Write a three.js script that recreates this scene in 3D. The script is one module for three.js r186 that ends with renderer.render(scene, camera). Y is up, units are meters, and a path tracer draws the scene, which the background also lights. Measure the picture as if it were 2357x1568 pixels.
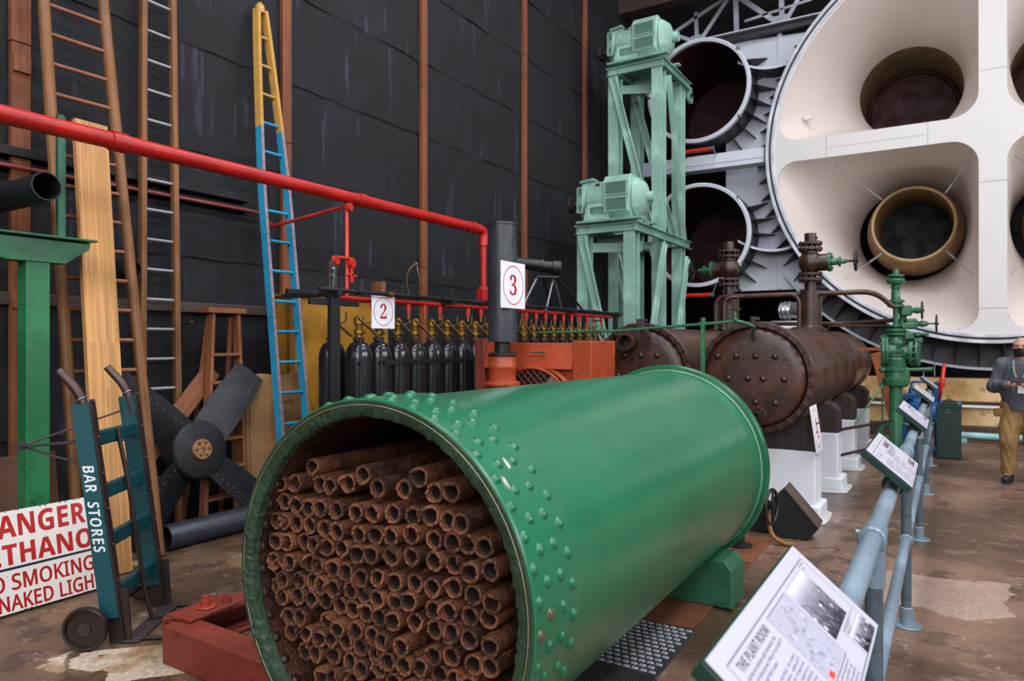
import * as THREE from 'three';
import { RoundedBoxGeometry } from 'three/addons/geometries/RoundedBoxGeometry.js';
import { mergeGeometries, toCreasedNormals } from 'three/addons/utils/BufferGeometryUtils.js';
import { MarchingCubes } from 'three/addons/objects/MarchingCubes.js';
import { RectAreaLightUniformsLib } from 'three/addons/lights/RectAreaLightUniformsLib.js';

// ---------------------------------------------------------------- camera, light, exposure
// The hall has its own axes: X to the right across the hall, Y up, D along the hall (three's -z). All lengths are metres.
const scene = new THREE.Scene();
scene.background = new THREE.Color(0x9fb0c4);
const FOV = 2 * Math.atan(784 / 1640) * 180 / Math.PI;
const camera = new THREE.PerspectiveCamera(FOV, 2357 / 1568, 0.05, 80);
camera.position.set(0, 1.68, 0);
camera.rotation.order = 'YXZ';
camera.rotation.set(Math.atan(3 / 1640), Math.atan(1005 / 1640), 0);
camera.focus = 3.3;
camera.userData.fStop = 3.2;
const renderer = new THREE.WebGLRenderer({ antialias: true });
renderer.toneMapping = THREE.LinearToneMapping;
renderer.toneMappingExposure = 1.12;
renderer.shadowMap.enabled = true;
RectAreaLightUniformsLib.init();
// roof lights of the hall: [X, D, width, length, intensity]
const ROOF_Y = 11;
const ROOF_LIGHTS = [
  [4.6, -5, 2.2, 5, 12], [4.6, 2.5, 2.2, 5, 12], [4.6, 9, 2.2, 5, 8],
  [-1.6, -5, 2.2, 5, 7], [-1.6, 2.5, 2.2, 5, 7.5], [-1.6, 9, 2.2, 5, 7],
];
// unseen windows added as fill light: tall ones in the end wall behind the camera and a high strip in the right wall: [centre, width, height, intensity, wall]
const ADDED_WINDOWS = [[[-3, 6, -9], 4, 5, 2.2, 'front'], [[2.5, 6, -9], 4, 5, 3.4, 'front'], [[8, 6, -9], 4, 5, 3.4, 'front'], [[12, 6.6, -3], 6, 3, 5, 'right'], [[12, 6.6, 5], 6, 3, 5, 'right'], [[12, 6.6, 12], 6, 3, 6, 'right']];
const LIGHT_COLOR = 0xf4f6ff;

// ---------------------------------------------------------------- helpers
function rng(seed) { let a = seed >>> 0; return () => { a = (a + 0x6d2b79f5) | 0; let t = Math.imul(a ^ (a >>> 15), 1 | a); t = (t + Math.imul(t ^ (t >>> 7), 61 | t)) ^ t; return ((t ^ (t >>> 14)) >>> 0) / 4294967296; }; }
const R0 = rng(7);
const V = (X, Y, D) => new THREE.Vector3(X, Y, -D);
const H3 = (a) => V(a[0], a[1], a[2]);
const clamp = (x, a = 0, b = 1) => Math.min(b, Math.max(a, x));
const lerp = (a, b, t) => a + (b - a) * t;
const sstep = (a, b, x) => { const t = clamp((x - a) / (b - a)); return t * t * (3 - 2 * t); };
const used = new Map(), origin = new WeakMap();
function numbered(name) { const n = used.get(name) ?? 0; used.set(name, n + 1); return n ? name + '_' + String(n).padStart(3, '0') : name; }
function setTag(o, label, category, group, kind) { o.userData.label = label; if (category) o.userData.category = category; if (group) o.userData.group = group; if (kind) o.userData.kind = kind; return o; }
// a thing: Group at its base; geometry of its parts is given in hall coordinates, or in the thing's own frame when local
function thing(name, label, category, at = [0, 0, 0], o = {}) {
  const g = new THREE.Group(); g.name = numbered(name); g.position.copy(H3(at)); if (o.turn) g.rotation.y = o.turn;
  setTag(g, label, category, o.group); origin.set(g, o.local ? new THREE.Vector3() : g.position.clone());
  scene.add(g); return g;
}
function struct(name, kind = 'structure', label) { const g = new THREE.Group(); g.name = numbered(name); g.userData.kind = kind; if (label) g.userData.label = label; origin.set(g, new THREE.Vector3()); scene.add(g); return g; }
function NI(g) {
  if (g.index) g = g.toNonIndexed();
  for (const k of Object.keys(g.attributes)) if (!['position', 'normal', 'uv'].includes(k)) g.deleteAttribute(k);
  if (!g.attributes.normal) g.computeVertexNormals();
  return g;
}
// uv in metres, each face along its main direction
function ubox(g0) {
  const g = NI(g0), p = g.attributes.position, n = p.count, uv = new Float32Array(n * 2), a = new THREE.Vector3(), b = new THREE.Vector3(), c = new THREE.Vector3();
  for (let i = 0; i < n; i += 3) {
    a.fromBufferAttribute(p, i); b.fromBufferAttribute(p, i + 1); c.fromBufferAttribute(p, i + 2);
    const q = b.clone().sub(a).cross(c.clone().sub(a)), x = Math.abs(q.x), y = Math.abs(q.y), z = Math.abs(q.z);
    [a, b, c].forEach((v, k) => { const w = x > y && x > z ? [v.z, v.y] : z >= y ? [v.x, v.y] : [v.x, v.z]; uv[(i + k) * 2] = w[0]; uv[(i + k) * 2 + 1] = w[1]; });
  }
  g.setAttribute('uv', new THREE.BufferAttribute(uv, 2)); return g;
}
const crease = (g, a = 0.6) => { g = NI(g); g.deleteAttribute('normal'); const uv = g.attributes.uv; const r = toCreasedNormals(g, a); if (uv && !r.attributes.uv) r.setAttribute('uv', uv); return r; };
const box = (w, h, d, r = 0.004) => ubox(r > 0 ? new RoundedBoxGeometry(w, h, d, 1, Math.min(r, w * 0.45, h * 0.45, d * 0.45)) : new THREE.BoxGeometry(w, h, d));
const cyl = (r, h, seg = 16, r2 = r, open = false) => ubox(new THREE.CylinderGeometry(r2, r, h, seg, 1, open));
const lathe = (pts, seg = 24, a0 = 0, a1 = Math.PI * 2) => ubox(crease(new THREE.LatheGeometry(pts.map((p) => new THREE.Vector2(p[0], p[1])), seg, a0, a1), 0.65));
const hoop = (R, r, s, t) => torus(R, r, s, t).rotateX(Math.PI / 2); // ring about its own Y axis
const ball = (r, w = 12, h = 8) => ubox(new THREE.SphereGeometry(r, w, h));
const torus = (R, r, s = 8, t = 28, arc) => ubox(new THREE.TorusGeometry(R, r, s, t, arc));
const UP = new THREE.Vector3(0, 1, 0);
function frame(dir, ref) { // Y along dir, X nearest to ref
  const y = dir.clone().normalize(), x = ref.clone().addScaledVector(y, -ref.dot(y));
  if (x.lengthSq() < 1e-8) x.set(1, 0.3, 0.2).addScaledVector(y, -y.dot(new THREE.Vector3(1, 0.3, 0.2)));
  x.normalize(); return new THREE.Matrix4().makeBasis(x, y, new THREE.Vector3().crossVectors(x, y));
}
// place geometry: hall position, direction of its own Y axis, direction its own X axis leans to
function put(g, at, dir, ref) { const m = dir ? frame(H3(dir), ref ? H3(ref) : V(0, 0, 1)) : new THREE.Matrix4(); return g.applyMatrix4(m.setPosition(H3(at))); }
const mid = (a, b, t = 0.5) => a.map((x, i) => lerp(x, b[i], t));
const sub = (a, b) => a.map((x, i) => x - b[i]);
const len = (a) => Math.hypot(...a);
const bar = (a, b, w, d, ref = [0, 0, 1], r = 0.004) => put(box(w, len(sub(b, a)), d, r), mid(a, b), sub(b, a), ref);
const rod = (a, b, r, seg = 12, r2 = r) => put(cyl(r, len(sub(b, a)), seg, r2), mid(a, b), sub(b, a));
function pipe(pts, r, bend = 0.08, seg = 12) {
  const p = pts.map(H3), path = new THREE.CurvePath(); let from = p[0];
  for (let i = 1; i < p.length - 1; i++) {
    const d0 = p[i - 1].clone().sub(p[i]), d1 = p[i + 1].clone().sub(p[i]), k = Math.min(bend, d0.length() * 0.49, d1.length() * 0.49);
    const s = p[i].clone().addScaledVector(d0.normalize(), k), e = p[i].clone().addScaledVector(d1.normalize(), k);
    if (s.distanceTo(from) > 1e-4) path.add(new THREE.LineCurve3(from, s));
    path.add(new THREE.QuadraticBezierCurve3(s, p[i], e)); from = e;
  }
  path.add(new THREE.LineCurve3(from, p[p.length - 1]));
  const out = [];
  path.curves.forEach((c, k) => { const n = c.isLineCurve3 ? 1 : 7; for (let i = k ? 1 : 0; i <= n; i++) out.push(c.getPoint(i / n)); });
  return sweep(out, r, seg);
}
function curve(pts, r, seg = 8, n = 24) { return sweep(new THREE.CatmullRomCurve3(pts.map(H3)).getPoints(n), r, seg); }
function sweep(P, r, seg) { // capped tube through three.js points, without twisting
  const pos = [], idx = [], x = new THREE.Vector3(), y = new THREE.Vector3(), t = new THREE.Vector3(); let px = null;
  P.forEach((p, i) => {
    t.copy(P[Math.min(i + 1, P.length - 1)]).sub(P[Math.max(i - 1, 0)]).normalize();
    if (!px) px = new THREE.Vector3(Math.abs(t.y) > 0.9 ? 1 : 0, Math.abs(t.y) > 0.9 ? 0 : 1, 0);
    x.copy(px).addScaledVector(t, -px.dot(t)).normalize(); px = x.clone(); y.crossVectors(t, x);
    const rr = typeof r === 'function' ? r(i / (P.length - 1)) : r;
    for (let k = 0; k < seg; k++) { const a = k / seg * 2 * Math.PI; pos.push(p.x + rr * (Math.cos(a) * x.x + Math.sin(a) * y.x), p.y + rr * (Math.cos(a) * x.y + Math.sin(a) * y.y), p.z + rr * (Math.cos(a) * x.z + Math.sin(a) * y.z)); }
  });
  const n = P.length;
  for (let i = 0; i < n - 1; i++) for (let k = 0; k < seg; k++) { const a = i * seg + k, b = i * seg + (k + 1) % seg; idx.push(a, b, b + seg, a, b + seg, a + seg); }
  for (const [base, flip] of [[0, 1], [(n - 1) * seg, 0]]) for (let k = 1; k < seg - 1; k++) flip ? idx.push(base, base + k + 1, base + k) : idx.push(base, base + k, base + k + 1);
  const g = new THREE.BufferGeometry(); g.setAttribute('position', new THREE.Float32BufferAttribute(pos, 3)); g.setIndex(idx);
  return ubox(crease(g, 0.9));
}
function prism(pts, depth, bevel = 0.004, holes = []) { // outline in X,Y extruded along +Z (centred)
  const s = new THREE.Shape(pts.map((p) => new THREE.Vector2(p[0], p[1])));
  for (const h of holes) s.holes.push(new THREE.Path(h.map((p) => new THREE.Vector2(p[0], p[1]))));
  const g = new THREE.ExtrudeGeometry(s, { depth: depth - 2 * bevel, bevelEnabled: bevel > 0, bevelThickness: bevel, bevelSize: bevel, bevelOffset: -bevel, bevelSegments: 1, curveSegments: 8 });
  return ubox(g.translate(0, 0, -depth / 2 + bevel));
}
// surface of revolution about the hall's D axis: profile of [radius, D]
function revD(profile, cx, cy, seg = 96, metreUV = true, jitter = null) {
  const pos = [], uv = [], idx = [], n = profile.length;
  for (let i = 0; i <= seg; i++) for (let j = 0; j < n; j++) {
    const a = i / seg * 2 * Math.PI; let [r, d] = profile[j];
    if (jitter) [r, d] = jitter(r, d, i % seg, j);
    pos.push(cx + r * Math.cos(a), cy + r * Math.sin(a), -d);
    uv.push(metreUV ? a * 0.7 : i / seg, metreUV ? d + j * 0.01 : (d - profile[0][1]) / (profile[n - 1][1] - profile[0][1]));
  }
  for (let i = 0; i < seg; i++) for (let j = 0; j < n - 1; j++) { const a = i * n + j, b = a + n; idx.push(a, b, b + 1, a, b + 1, a + 1); }
  const g = new THREE.BufferGeometry(); g.setAttribute('position', new THREE.Float32BufferAttribute(pos, 3)); g.setAttribute('uv', new THREE.Float32BufferAttribute(uv, 2)); g.setIndex(idx);
  return metreUV ? ubox(crease(g, 0.7)) : crease(g, 0.7);
}
const merge = (gs) => mergeGeometries([gs].flat(9).map(NI), false);
function part(name, geos, m, parent, label) {
  const g = merge(geos); let root = parent; while (root.parent && root.parent !== scene) root = root.parent;
  const off = origin.get(root); if (off && off.lengthSq()) g.translate(-off.x, -off.y, -off.z);
  const o = new THREE.Mesh(g, m); o.name = name; o.castShadow = o.receiveShadow = true; if (label) o.userData.label = label;
  parent.add(o); return o;
}
function lone(name, geos, m, label, category, at, o = {}) { // a thing that is one mesh
  const g = merge(geos), p = H3(at); if (!o.local) g.translate(-p.x, -p.y, -p.z);
  const s = new THREE.Mesh(g, m); s.name = numbered(name); s.position.copy(p); if (o.turn) s.rotation.y = o.turn; s.castShadow = s.receiveShadow = true; origin.set(s, o.local ? new THREE.Vector3() : p.clone());
  setTag(s, label, category, o.group); scene.add(s); return s;
}
function copyOf(o, name, at, label, turn) { const c = o.clone(); c.name = numbered(name); c.position.copy(H3(at)); if (turn !== undefined) c.rotation.y = turn; c.userData = { ...o.userData, label }; scene.add(c); return c; }
// small hardware
const hexbolt = (r, h) => cyl(r, h, 6);
function ringBolts(n, R, make, a0 = 0) { const out = []; for (let i = 0; i < n; i++) { const a = a0 + i / n * 2 * Math.PI; out.push(make(Math.cos(a) * R, Math.sin(a) * R)); } return out; }
function flange(r, h, n = 8, br = 0.012) { return [lathe([[0, -h / 2], [r - 0.004, -h / 2], [r, -h / 2 + 0.004], [r, h / 2 - 0.004], [r - 0.004, h / 2], [0, h / 2]], 28), ...ringBolts(n, r - br * 1.7, (x, z) => hexbolt(br, h + br * 2.4).translate(x, 0, z))]; }
function handwheel(R, r, spokes = 4) { const out = [torus(R, r, 8, 28).rotateX(Math.PI / 2), cyl(r * 2.2, r * 3.4, 12)]; for (let i = 0; i < spokes; i++) { const a = i / spokes * 2 * Math.PI; out.push(cyl(r * 0.75, R, 8).rotateZ(Math.PI / 2).translate(R / 2, 0, 0).rotateY(a)); } return out; }
const all = (gs, f) => [gs].flat(9).map((g) => f(g));
const putAll = (gs, at, dir, ref) => all(gs, (g) => put(g, at, dir, ref));

// ---------------------------------------------------------------- procedural materials
const fields = new Map();
function field(per, oct, seed, gain) { // tileable fractal value noise, 512 x 512, computed once
  const S = 512, out = new Float32Array(S * S); let w = 1, total = 0;
  for (let o = 0; o < oct; o++) {
    const P = Math.min(per << o, 256), r = rng(seed * 977 + o * 131 + P), L = new Float32Array(P * P).map(() => r()), ix = new Int32Array(S), fx = new Float32Array(S);
    for (let x = 0; x < S; x++) { const q = x / S * P, f = q - Math.floor(q); ix[x] = Math.floor(q); fx[x] = f * f * (3 - 2 * f); }
    for (let y = 0; y < S; y++) { const r0 = ix[y] * P, r1 = ((ix[y] + 1) % P) * P, fy = fx[y]; for (let x = 0; x < S; x++) { const a = ix[x], b = (a + 1) % P, t = fx[x], u = L[r0 + a] + (L[r0 + b] - L[r0 + a]) * t, v = L[r1 + a] + (L[r1 + b] - L[r1 + a]) * t; out[y * S + x] += w * (u + (v - u) * fy); } }
    total += w; w *= gain;
  }
  for (let i = 0; i < out.length; i++) out[i] /= total; return out;
}
function fbm(x, y, per, oct, seed, gain = 0.55) {
  const k = (per * 16 + oct) * 1024 + seed; let F = fields.get(k); if (!F) fields.set(k, F = field(per, oct, seed, gain));
  x = (x - Math.floor(x)) * 512; y = (y - Math.floor(y)) * 512; const a = x | 0, b = y | 0, fx = x - a, fy = y - b, a0 = a & 511, a1 = (a + 1) & 511, b0 = (b & 511) << 9, b1 = ((b + 1) & 511) << 9;
  const u = F[b0 + a0] + (F[b0 + a1] - F[b0 + a0]) * fx, v = F[b1 + a0] + (F[b1 + a1] - F[b1 + a0]) * fx; return u + (v - u) * fy;
}
function texture(w, h, f, srgb, repeat) {
  const d = new Uint8Array(w * h * 4);
  for (let y = 0; y < h; y++) for (let x = 0; x < w; x++) { const c = f(x / w, y / h), i = (y * w + x) * 4; if (typeof c === 'number') d[i] = d[i + 1] = d[i + 2] = clamp(c) * 255; else { d[i] = clamp(c[0]) * 255; d[i + 1] = clamp(c[1]) * 255; d[i + 2] = clamp(c[2]) * 255; } d[i + 3] = 255; }
  const t = new THREE.DataTexture(d, w, h); t.magFilter = t.minFilter = THREE.LinearFilter; t.wrapS = t.wrapT = THREE.RepeatWrapping;
  if (srgb) t.colorSpace = THREE.SRGBColorSpace; if (repeat) t.repeat.set(1 / repeat[0], 1 / repeat[1]); t.needsUpdate = true; return t;
}
const hexes = new Map(), hex = (s) => { let c = hexes.get(s); if (!c) hexes.set(s, c = [1, 3, 5].map((i) => parseInt(s.slice(i, i + 2), 16) / 255)); return c; };
const mix3 = (a, b, t) => [a[0] + (b[0] - a[0]) * t, a[1] + (b[1] - a[1]) * t, a[2] + (b[2] - a[2]) * t];
const N = 512;
const T = {
  mottle: texture(N, N, (x, y) => { const n = fbm(x, y, 5, 5, 1), s = fbm(x, y, 60, 2, 9); return 0.84 + 0.16 * sstep(0.25, 0.7, n) - 0.1 * sstep(0.72, 0.85, s); }, true, [1.1, 1.1]),
  scuffed: texture(N, N, (x, y) => { const n = fbm(x, y, 6, 5, 21), s = fbm(x, y, 24, 4, 29), k = sstep(0.66, 0.74, s) * 0.35; return mix3([0.8 + 0.2 * n, 0.8 + 0.2 * n, 0.8 + 0.2 * n], [0.62, 0.5, 0.42], k); }, true, [0.9, 0.9]),
  bump: texture(N, N, (x, y) => 0.6 * fbm(x, y, 8, 6, 3) + 0.4 * fbm(x, y, 90, 2, 5), false, [0.7, 0.7]),
  pit: texture(N, N, (x, y) => { const n = fbm(x, y, 40, 4, 33); return sstep(0.3, 0.6, n) * 0.8 + 0.2 * fbm(x, y, 120, 2, 35); }, false, [0.45, 0.45]),
  rough: texture(N, N, (x, y) => 0.75 + 0.25 * sstep(0.3, 0.7, fbm(x, y, 7, 5, 12)), false, [1.3, 1.3]),
  rust: texture(N, N, (x, y) => {
    const n = fbm(x, y, 4, 6, 41), m = fbm(x, y, 22, 4, 47), s = fbm(x, y, 70, 2, 53);
    let c = mix3(hex('#48322a'), hex('#6f5042'), sstep(0.3, 0.68, n)); c = mix3(c, hex('#8a6549'), 0.35 * sstep(0.56, 0.72, m)); c = mix3(c, hex('#33241e'), 0.45 * sstep(0.6, 0.75, s)); return c;
  }, true, [0.9, 0.9]),
  tube: texture(N, N, (x, y) => {
    const n = fbm(x, y, 5, 5, 61), m = fbm(x, y, 26, 4, 67);
    let c = mix3(hex('#5a3a28'), hex('#a06c48'), sstep(0.32, 0.66, n)); c = mix3(c, hex('#c39068'), 0.5 * sstep(0.6, 0.74, m)); c = mix3(c, hex('#2b1b14'), 0.75 * sstep(0.56, 0.72, fbm(x, y, 55, 3, 71))); return c;
  }, true, [0.35, 0.35]),
  wood: texture(N, N, (x, y) => {
    const w = fbm(x, y, 3, 3, 81) * 0.1, g = fbm((x + w) % 1, y * 0.12, 28, 4, 83), f = fbm(x, y * 0.05, 120, 2, 87); let v = 0.8 + 0.2 * sstep(0.3, 0.72, g * 0.65 + f * 0.35);
    const k = sstep(0.66, 0.74, fbm(x, y, 9, 3, 89)); v -= 0.08 * k; return mix3([v * 0.96, v * 0.9, v * 0.82], [v, v * 0.97, v * 0.95], fbm(x, y, 4, 3, 91));
  }, true, [0.5, 3.6]),
  felt: texture(1024, 1024, (x, y) => {
    const n = fbm(x, y, 6, 6, 101), st = fbm(x, y * 0.08, 60, 3, 103), sc = fbm(x, y * 0.35, 26, 4, 107), sp = fbm(x, y, 150, 2, 109), rr = fbm(x, y, 5, 4, 113);
    let c = mix3(hex('#14151b'), hex('#2b2d36'), sstep(0.3, 0.7, n * 0.6 + sp * 0.4)); c = mix3(c, hex('#9a9ca6'), 0.6 * sstep(0.6, 0.78, st) * sstep(0.42, 0.62, sc)); c = mix3(c, hex('#0c0c10'), 0.6 * sstep(0.6, 0.75, fbm(x, y * 0.3, 14, 4, 117)));
    c = mix3(c, hex('#33241f'), 0.3 * sstep(0.64, 0.78, rr)); return c;
  }, true, [4.1, 4.1]),
  feltBump: texture(N, N, (x, y) => 0.7 * fbm(x, y, 7, 5, 121) + 0.3 * fbm(x, y, 100, 2, 123), false, [1.9, 1.9]),
  concrete: texture(N, N, (x, y) => { const n = fbm(x, y, 4, 6, 131), m = fbm(x, y, 16, 4, 137); let c = mix3(hex('#a9834f'), hex('#d9bd8c'), sstep(0.3, 0.7, n)); c = mix3(c, hex('#7a5a3a'), 0.5 * sstep(0.58, 0.74, m)); return c; }, true, [2.3, 2.3]),
};
const mats = new Map();
function paint(color, o = {}) {
  const { rough = 0.5, metal = 0, map = T.mottle, bump = 0.0006, bumpMap = T.bump, ...rest } = o;
  const k = [color, rough, metal, map?.uuid ?? 0, bump, bumpMap?.uuid, JSON.stringify(rest)].join(); if (mats.has(k)) return mats.get(k);
  const m = new THREE.MeshPhysicalMaterial({ color, roughness: rough, metalness: metal, map, bumpMap: bump ? bumpMap : null, bumpScale: bump, roughnessMap: T.rough, side: THREE.DoubleSide, ...rest });
  mats.set(k, m); return m;
}
const rawRust = new THREE.MeshPhysicalMaterial({ color: '#bda491', map: T.rust, roughness: 0.42, roughnessMap: T.rough, bumpMap: T.pit, bumpScale: 0.0008, clearcoat: 0.15, clearcoatRoughness: 0.35, side: THREE.DoubleSide });
const M = {
  green: paint('#1f7a50', { rough: 0.42, clearcoat: 0.25, clearcoatRoughness: 0.3 }), greenEdge: paint('#2d4630', { rough: 0.7, bump: 0.002, bumpMap: T.pit }), chockGreen: paint('#2c6a4b', { rough: 0.6 }),
  standGreen: paint('#267847', { rough: 0.5 }), treeGreen: paint('#36734f', { rough: 0.38 }), mint: paint('#a3cdbb', { rough: 0.45, map: T.mottle }), mintDark: paint('#86b5a2', { rough: 0.5 }),
  teal: paint('#0b484e', { rough: 0.45, map: T.scuffed }), boxGreen: paint('#17382c', { rough: 0.55 }), panelGreen: paint('#163d31', { rough: 0.4 }),
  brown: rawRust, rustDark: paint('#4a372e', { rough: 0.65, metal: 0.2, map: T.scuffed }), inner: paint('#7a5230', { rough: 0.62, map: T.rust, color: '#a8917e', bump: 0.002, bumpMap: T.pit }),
  tube: new THREE.MeshPhysicalMaterial({ color: '#d8c8c0', map: T.tube, roughness: 0.72, bumpMap: T.pit, bumpScale: 0.0018, side: THREE.DoubleSide }),
  tubeEnd: paint('#b3a49a', { rough: 0.75, map: T.tube, bump: 0.002, bumpMap: T.pit }),
  oxide: paint('#87382a', { rough: 0.6, map: T.scuffed }), orange: paint('#b64a22', { rough: 0.55, map: T.scuffed }), red: paint('#bf1911', { rough: 0.5 }), redBright: paint('#e3392a', { rough: 0.4 }), redLamp: paint('#e0391c', { rough: 0.4 }),
  black: paint('#1b1c20', { rough: 0.5 }), blackGloss: paint('#1f2227', { rough: 0.24, clearcoat: 0.4, clearcoatRoughness: 0.25, map: T.scuffed }), blackMatt: paint('#121316', { rough: 0.85 }), fanBlue: paint('#14171d', { rough: 0.72, map: T.scuffed }), darkPipe: paint('#343843', { rough: 0.5, map: T.scuffed }), stackGrey: paint('#30363c', { rough: 0.5 }),
  steel: paint('#9aa3ad', { rough: 0.4, metal: 0.75 }), galv: paint('#8fa4b2', { rough: 0.45, metal: 0.25 }), alu: paint('#c9ccd2', { rough: 0.3, metal: 0.8 }), silver: paint('#b9bcc6', { rough: 0.5, metal: 0.2 }), iron: paint('#382b26', { rough: 0.6, metal: 0.3 }), gunIron: paint('#514746', { rough: 0.55, metal: 0.4 }), brass: paint('#a87f36', { rough: 0.38, metal: 0.75 }),
  batten: paint('#8a5230', { rough: 0.75, map: T.wood, bump: 0.001 }), wood: paint('#b87f48', { rough: 0.7, map: T.wood, bump: 0.0008 }), woodDark: paint('#8e6238', { rough: 0.7, map: T.wood, bump: 0.0008 }), plank: paint('#d8a566', { rough: 0.72, map: T.wood, bump: 0.0008 }), woodRed: paint('#8f5b3a', { rough: 0.65, map: T.wood, bump: 0.0008 }), pole: paint('#936541', { rough: 0.65, map: T.wood, bump: 0.0008 }), saddle: paint('#3a2f2b', { rough: 0.75, map: T.wood, bump: 0.001 }), saddleEdge: paint('#56463e', { rough: 0.75, map: T.wood, bump: 0.001 }),
  yellow: paint('#dfa94e', { rough: 0.55 }), blue: paint('#2ba6cf', { rough: 0.5 }), wornEdge: paint('#a98f92', { rough: 0.6, map: T.scuffed }), cabinetYellow: paint('#b67f22', { rough: 0.6 }), ply: paint('#a4794c', { rough: 0.7 }), chequer: paint('#6d4a34', { rough: 0.6, metal: 0.2, bump: 0.002 }),
  white: paint('#e9e9ea', { rough: 0.55, map: null }), pierWhite: paint('#e2e5ea', { rough: 0.5, bump: 0.002, map: null }), disc: paint('#d8d3cd', { rough: 0.5, bump: 0.0003, map: null }), hollow: paint('#ded2c8', { rough: 0.5, bump: 0.0003, map: null }), discRing: paint('#d7dade', { rough: 0.4 }), panelGrey: paint('#d0d4dc', { rough: 0.5, bump: 0.0004, map: null }), shroud: paint('#4a4c52', { rough: 0.6 }), darkSteel: paint('#26272b', { rough: 0.6 }), finDark: paint('#3a3836', { rough: 0.65 }), ductOlive: paint('#8f7a58', { rough: 0.55 }), ductRed: paint('#42130d', { rough: 0.8 }), duct: paint('#a8875a', { rough: 0.45, metal: 0.3 }),
  machineBlue: paint('#1d62a0', { rough: 0.4 }), concrete: new THREE.MeshPhysicalMaterial({ map: T.concrete, roughness: 0.85, bumpMap: T.bump, bumpScale: 0.003 }), turquoise: paint('#9ed0cf', { rough: 0.4 }), timberDark: paint('#4b3a31', { rough: 0.8, map: T.wood }),
  felt: new THREE.MeshPhysicalMaterial({ color: '#757889', map: T.felt, roughness: 0.78, bumpMap: T.feltBump, bumpScale: 0.012, side: THREE.DoubleSide }), feltBase: paint('#0d0d10', { rough: 0.9 }), lap: paint('#4b3934', { rough: 0.8, map: T.scuffed }), plaster: paint('#8a8a88', { rough: 0.9, bump: 0.001 }), ceiling: paint('#55565a', { rough: 0.9 }), backDark: paint('#0b0b0d', { rough: 0.9 }),
};
function canvasMat(w, h, draw, o = {}) { const c = document.createElement('canvas'); c.width = w; c.height = h; const x = c.getContext('2d'); draw(x, w, h); const t = new THREE.CanvasTexture(c); t.colorSpace = THREE.SRGBColorSpace; t.anisotropy = 8; return new THREE.MeshPhysicalMaterial({ map: t, roughness: o.rough ?? 0.5, side: THREE.DoubleSide, bumpMap: o.bump ? T.bump : null, bumpScale: o.bump ?? 0 }); }
// a printed sheet: corner a (top left), then the directions of its width and its height (downwards), in hall coordinates
function sheetGeo(a, ex, ey) { const g = new THREE.BufferGeometry(), A = H3(a), B = H3(a.map((v, i) => v + ex[i])), C = H3(a.map((v, i) => v + ex[i] + ey[i])), D = H3(a.map((v, i) => v + ey[i])); g.setAttribute('position', new THREE.Float32BufferAttribute([A, D, B, B, D, C].flatMap((v) => [v.x, v.y, v.z]), 3)); g.setAttribute('uv', new THREE.Float32BufferAttribute([0, 1, 0, 0, 1, 1, 1, 1, 0, 0, 1, 0], 2)); g.computeVertexNormals(); return g; }

// ---------------------------------------------------------------- the hall
const WALL_X = -6.1, D0 = -9, D1 = 20.5, XR = 12;
const inPoly = (P, x, y) => { let c = false; for (let i = 0, j = P.length - 1; i < P.length; j = i++) if ((P[i][1] > y) !== (P[j][1] > y) && x < (P[j][0] - P[i][0]) * (y - P[i][1]) / (P[j][1] - P[i][1]) + P[i][0]) c = !c; return c; };
const floorPatch = [[-0.6, 5.93], [0.04, 5.98], [0.38, 6.02], [0.40, 5.79], [0.33, 5.6], [0.38, 5.34], [0.15, 5.16], [-0.05, 5.2], [-0.6, 5.16]];
const floorPale = [[[-3.8, 2.0], [-3.8, 2.28], [-3.66, 2.42], [-3.3, 2.22], [-3.45, 2.03]], [[-5.25, 3.2], [-5.15, 3.47], [-4.95, 3.38], [-4.9, 3.12]], [[-3.4, 2.42], [-3.4, 2.9], [-2.3, 2.9], [-2.3, 2.42]], [[-3.95, 1.9], [-3.92, 2.19], [-3.84, 2.17], [-3.83, 1.88]]];
function floorTone(X, D) {
  const x = ((X + 20) / 4) % 1, y = ((D + 20) / 4) % 1, x2 = ((X + 20) / 1.3) % 1, y2 = ((D + 20) / 1.3) % 1, xs = ((X + 20) / 9) % 1, ys = ((D + 20) / 2.5) % 1;
  const n = fbm(x, y, 4, 6, 201), m = fbm(x2, y2, 6, 5, 207), s = fbm(x2, y2, 40, 3, 211), w = fbm(xs, ys, 9, 4, 219);
  const left = sstep(-1.6, -3.2, X), j = (n - 0.5) * 0.34 + (m - 0.5) * 0.14, fine = fbm(x2, y2, 90, 2, 241);
  let c = mix3(hex('#544030'), hex('#7e6250'), sstep(0.32, 0.66, n)); c = mix3(c, mix3(hex('#463527'), hex('#6a523d'), sstep(0.3, 0.68, n)), left);  // left floor is browner; its colour is also lowered for the light falloff
  c = mix3(c, hex('#ab9486'), 0.7 * sstep(0.57, 0.7, w * 0.6 + m * 0.4)); c = mix3(c, hex('#3f2d26'), 0.55 * sstep(0.56, 0.7, m)); c = mix3(c, hex('#b59f90'), 0.55 * sstep(0.68, 0.78, s) * sstep(0.45, 0.6, m));
  c = mix3(c, hex('#a2804e'), 0.3 * left * sstep(0.58, 0.7, fbm(x2, y2, 5, 4, 223)));
  if (inPoly(floorPatch, X + j, D + j)) c = mix3(c, hex('#a58d80'), 0.75);
  for (const P of floorPale) if (inPoly(P, X + j * 2, D + j * 2)) c = mix3(c, mix3(hex('#a98a68'), hex('#e0cfb8'), sstep(0.35, 0.6, m)), 0.75);
  return c.map((q) => q * (0.86 + 0.28 * fine));
}
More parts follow.
